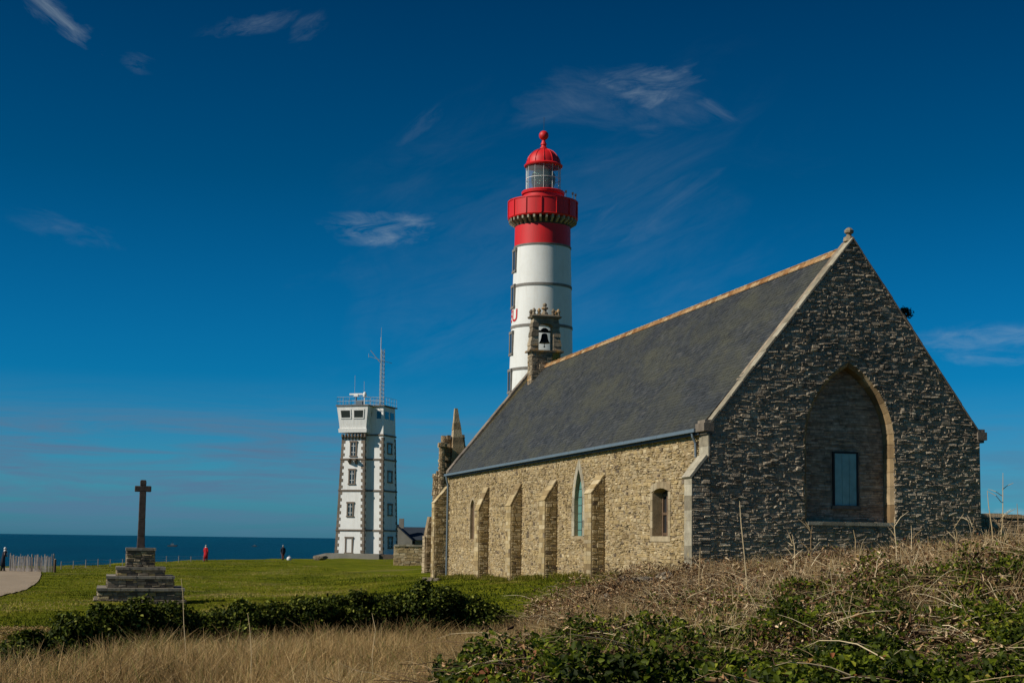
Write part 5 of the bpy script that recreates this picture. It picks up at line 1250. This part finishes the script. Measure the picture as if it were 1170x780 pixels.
# brambles on the bank
def hump(X, Y): return .02+1.0*np.clip(fnoise(X*1.25, Y*.9, 101)-.33, 0, 1)+.30*fnoise(X*3.2, Y*2.4, 102)**1.3
def bank_sample(n, y0, y1, power=1.0, thr=.18, x1=1250):
    X, Y = cam_sample(n, y0, y1, x0=430, x1=x1, power=power); k = mound(X, Y)+.25*(fnoise(X*1.5, Y*1.5, 103)-.5) > thr; return X[k], Y[k]
X, Y = bank_sample(420000, 7.0, 33, 1.1)
cl_ = fnoise(X*2.3, Y*2.3, 111, 2); green = (1-ss(16, 28, Y+5*(fnoise(X*.5, Y*.3, 113)-.5)))
keep = rng.random(len(X)) < green*np.clip((cl_-.46)*7, .03, 1)+.025; X, Y = X[keep], Y[keep]
n = len(X); Z = ground_z(X, Y)+hump(X, Y)*(.35+.75*rng.random(n)**.5)+.05*rng.random(n)
Vv, Ff, Tt = [], [], []; add_leaves(Vv, Ff, Tt, np.stack([X, Y, Z], 1), .050, np.clip(rng.random(n)**1.4*.75+.75*(fnoise(X*1.5, Y*1.3, 117)-.33)+.15*(rng.random(n) > .95), 0, 1), np.array([[-.25,-.5,.3]])); props(leaf_obj('bramble_leaves', Vv, Ff, Tt, M['bramble_leaf']), 'green bramble leaves covering the near bank', None, None, 'stuff')
X, Y = bank_sample(270000, 7.5, 46, 1.0, .12); n = len(X); dead = ss(12, 21, Y+5*(fnoise(X*.5, Y*.3, 113)-.5)); keep = rng.random(n) < .09+.91*dead; X, Y = X[keep], Y[keep]; n = len(X)
Z = ground_z(X, Y)+hump(X, Y)*(.15+.9*rng.random(n))
Vv, Ff, Tt = [], [], []; big = rng.random(n) < .3; PP = np.stack([X, Y, Z], 1); tn_ = np.clip(rng.random(n)**1.6*.95+.7*(fnoise(X*1.6, Y*1.2, 119)-.45), 0, 1)
add_leaves(Vv, Ff, Tt, PP[big], .13, tn_[big], None, .28); add_leaves(Vv, Ff, Tt, PP[~big], .06, tn_[~big], None, .5); props(leaf_obj('dead_bracken', Vv, Ff, Tt, M['dead_leaf']), 'curled brown dead bracken on the crest of the bank', None, None, 'stuff')
# tangled stems: quadratic arcs as thin 3-sided tubes
def arcs(X, Y, Z, length, rad, tone, name, m_, up=.6, segs=5):
    n = len(X); a = rng.random(n)*6.283; d = np.stack([np.cos(a), np.sin(a), rng.uniform(.1, 1.0, n)*up], 1); d /= np.linalg.norm(d, axis=1)[:,None]
    tt2 = np.linspace(0, 1, segs+1); P = np.stack([X, Y, Z], 1)[:,None,:] + d[:,None,:]*length[:,None,None]*tt2[None,:,None]
    P[:,:,2] -= (length*rng.uniform(.1,.75,n))[:,None]*tt2[None,:]**2*.75
    P += rng.normal(0, .012, P.shape)*tt2[None,:,None]
    side = np.cross(d, rng.normal(size=(n,3))); side /= np.linalg.norm(side, axis=1)[:,None]; oth = np.cross(d, side)
    rings = []
    for k in range(3):
        an = 2.094*k; rings.append(P + (side*math.cos(an)+oth*math.sin(an))[:,None,:]*(rad[:,None]*(1-.6*tt2)[None,:])[:,:,None])
    V = np.stack(rings, 2).reshape(-1, 3); base = (np.arange(n)*(segs+1)*3)[:,None]; fs = []
    for s_ in range(segs):
        for k in range(3): fs.append(np.stack([base[:,0]+s_*3+k, base[:,0]+s_*3+(k+1) % 3, base[:,0]+(s_+1)*3+(k+1) % 3, base[:,0]+(s_+1)*3+k], 1))
    Fa = np.stack(fs, 1).reshape(-1, 4); return np_mesh(name, V, Fa, np.repeat(tone, segs*3), m_)
X, Y = bank_sample(44000, 7, 46, 1.0, .10); n = len(X); Z = ground_z(X, Y)+hump(X, Y)*rng.random(n)
keep = rng.random(n) < .25+.75*ss(10, 20, Y); X, Y, Z = X[keep], Y[keep], Z[keep]; n = len(X)
props(arcs(X, Y, Z, .3+.8*rng.random(n)**1.5, .0022+.0045*rng.random(n), rng.random(n), 'tangled_stems', M['stem']), 'tangle of dry brown stems over the bank', None, None, 'stuff')
X, Y, Z, n = SEED
props(arcs(X, Y, Z, .45+.45*rng.random(n), .0025+.002*rng.random(n), .55+.45*rng.random(n), 'seed_stalks', M['straw'], up=2.2), 'pale seed stalks standing in the dry grass', None, None, 'stuff')
# upright dry grass and stalks along the crest
X, Y = bank_sample(62000, 17, 46, 1.0, .2); n = len(X); keep = rng.random(n) < np.clip((fnoise(X*.8, Y*.8, 121)-.38)*2.4, .04, 1); X, Y = X[keep], Y[keep]; n = len(X); Z = ground_z(X, Y)
props(blades(X, Y, Z, .25+.5*rng.random(n)**1.8, .0035+.0035*rng.random(n), .15+.77*rng.random(n), 'crest_grass', M['straw'], .6, .8), 'dry grass standing on the crest of the bank', None, None, 'stuff')

X, Y = bank_sample(2600, 15, 33, 1.0, .3); n = len(X); Z = ground_z(X, Y)+.1
props(arcs(X, Y, Z, .45+.55*rng.random(n)**1.6, .0045+.003*rng.random(n), .35+.65*rng.random(n), 'bank_stalks', M['stem'], up=4.0), 'thin dry stalks sticking up from the bank', None, None, 'stuff')
# individual tall dry stalks against the gable and the sky
STK = [(845,572,660,25,'tall thin stalk leaning left in front of the gable left part','L'), (928,600,648,27,'branched dry stalk below the left end of the niche sill','B'), (1022,590,650,26,'forked dry stalk under the right jamb of the niche','B'),
 (1041,600,648,28,'curved dry stalk right of the niche','B'), (1090,598,640,27,'bushy dry stalk before the right gable edge','B'), (1128,560,626,26,'tall bare stalk against the sky right of the gable','L'), (1146,540,625,25.5,'tallest branched stalk against the sky near the right edge','B'),
 (1112,590,630,27,'arched dry stalk at the gable right corner','B'), (975,605,650,27.5,'thin upright dry stalk below the niche middle','L'), (905,610,655,27,'short forked dry stalk left of the niche sill','B'), (1162,575,622,25,'dry stalk at the right edge of the photo','L'), (1060,612,645,27,'short dry stalk between two larger ones by the gable','L'),
 (800,625,665,27,'short dry stalk by the chapel corner buttress','B'), (620,700,745,22,'leaning dry stalk on the left slope of the bank','L'), (207,660,740,22,'thin pale stalk rising before the hedge gap','L'), (283,700,770,17,'long bent stalk in the dry grass left of centre','L'), (30,748,790,15.5,'pale arching stalk at the bottom left corner','L'), (425,700,770,17,'slanting stalk in the dry grass below the tower','L')]
for i, (x, yt, yb, Y, lab, kd) in enumerate(STK):
    a = at(x+random.uniform(-6,6) if kd == 'B' else x+8, yb, Y); g0 = gz(a.x, Y); b_ = at(x, yt, Y+.3); o = thing('dry_stalk', (a.x, Y, g0), lab, 'dry plant', 'dry stalks standing above the bank')
    A0 = Vector((a.x, Y, g0)); mid = A0.lerp(b_, .5)+Vector((random.uniform(-.05,.05), 0, .03)); mb = MB(); mb.tube([A0, A0.lerp(mid, .5)+Vector((random.uniform(-.03,.03),0,0)), mid, mid.lerp(b_, .6)+Vector((random.uniform(-.02,.04),0,0)), b_], [q*(1 if Y > 23.5 else .6) for q in (.012,.011,.009,.007,.004)], 5, random.uniform(.45,.85)); mb.build('stem', M['stem'], o)
    if kd == 'B':
        for k in range(random.randint(5, 8)):
            mb = MB()
            f = random.uniform(.3,.9); q = A0.lerp(b_, f); dx = random.choice((-1,1))*random.uniform(.08,.25); l = random.uniform(.1,.3); mb.tube([q, q+Vector((dx*.5, random.uniform(-.1,.1), l*.6)), q+Vector((dx, random.uniform(-.12,.12), l))], [.008,.006,.003], 4, random.uniform(.4,1)); mb.build('branch', M['stem'], o)
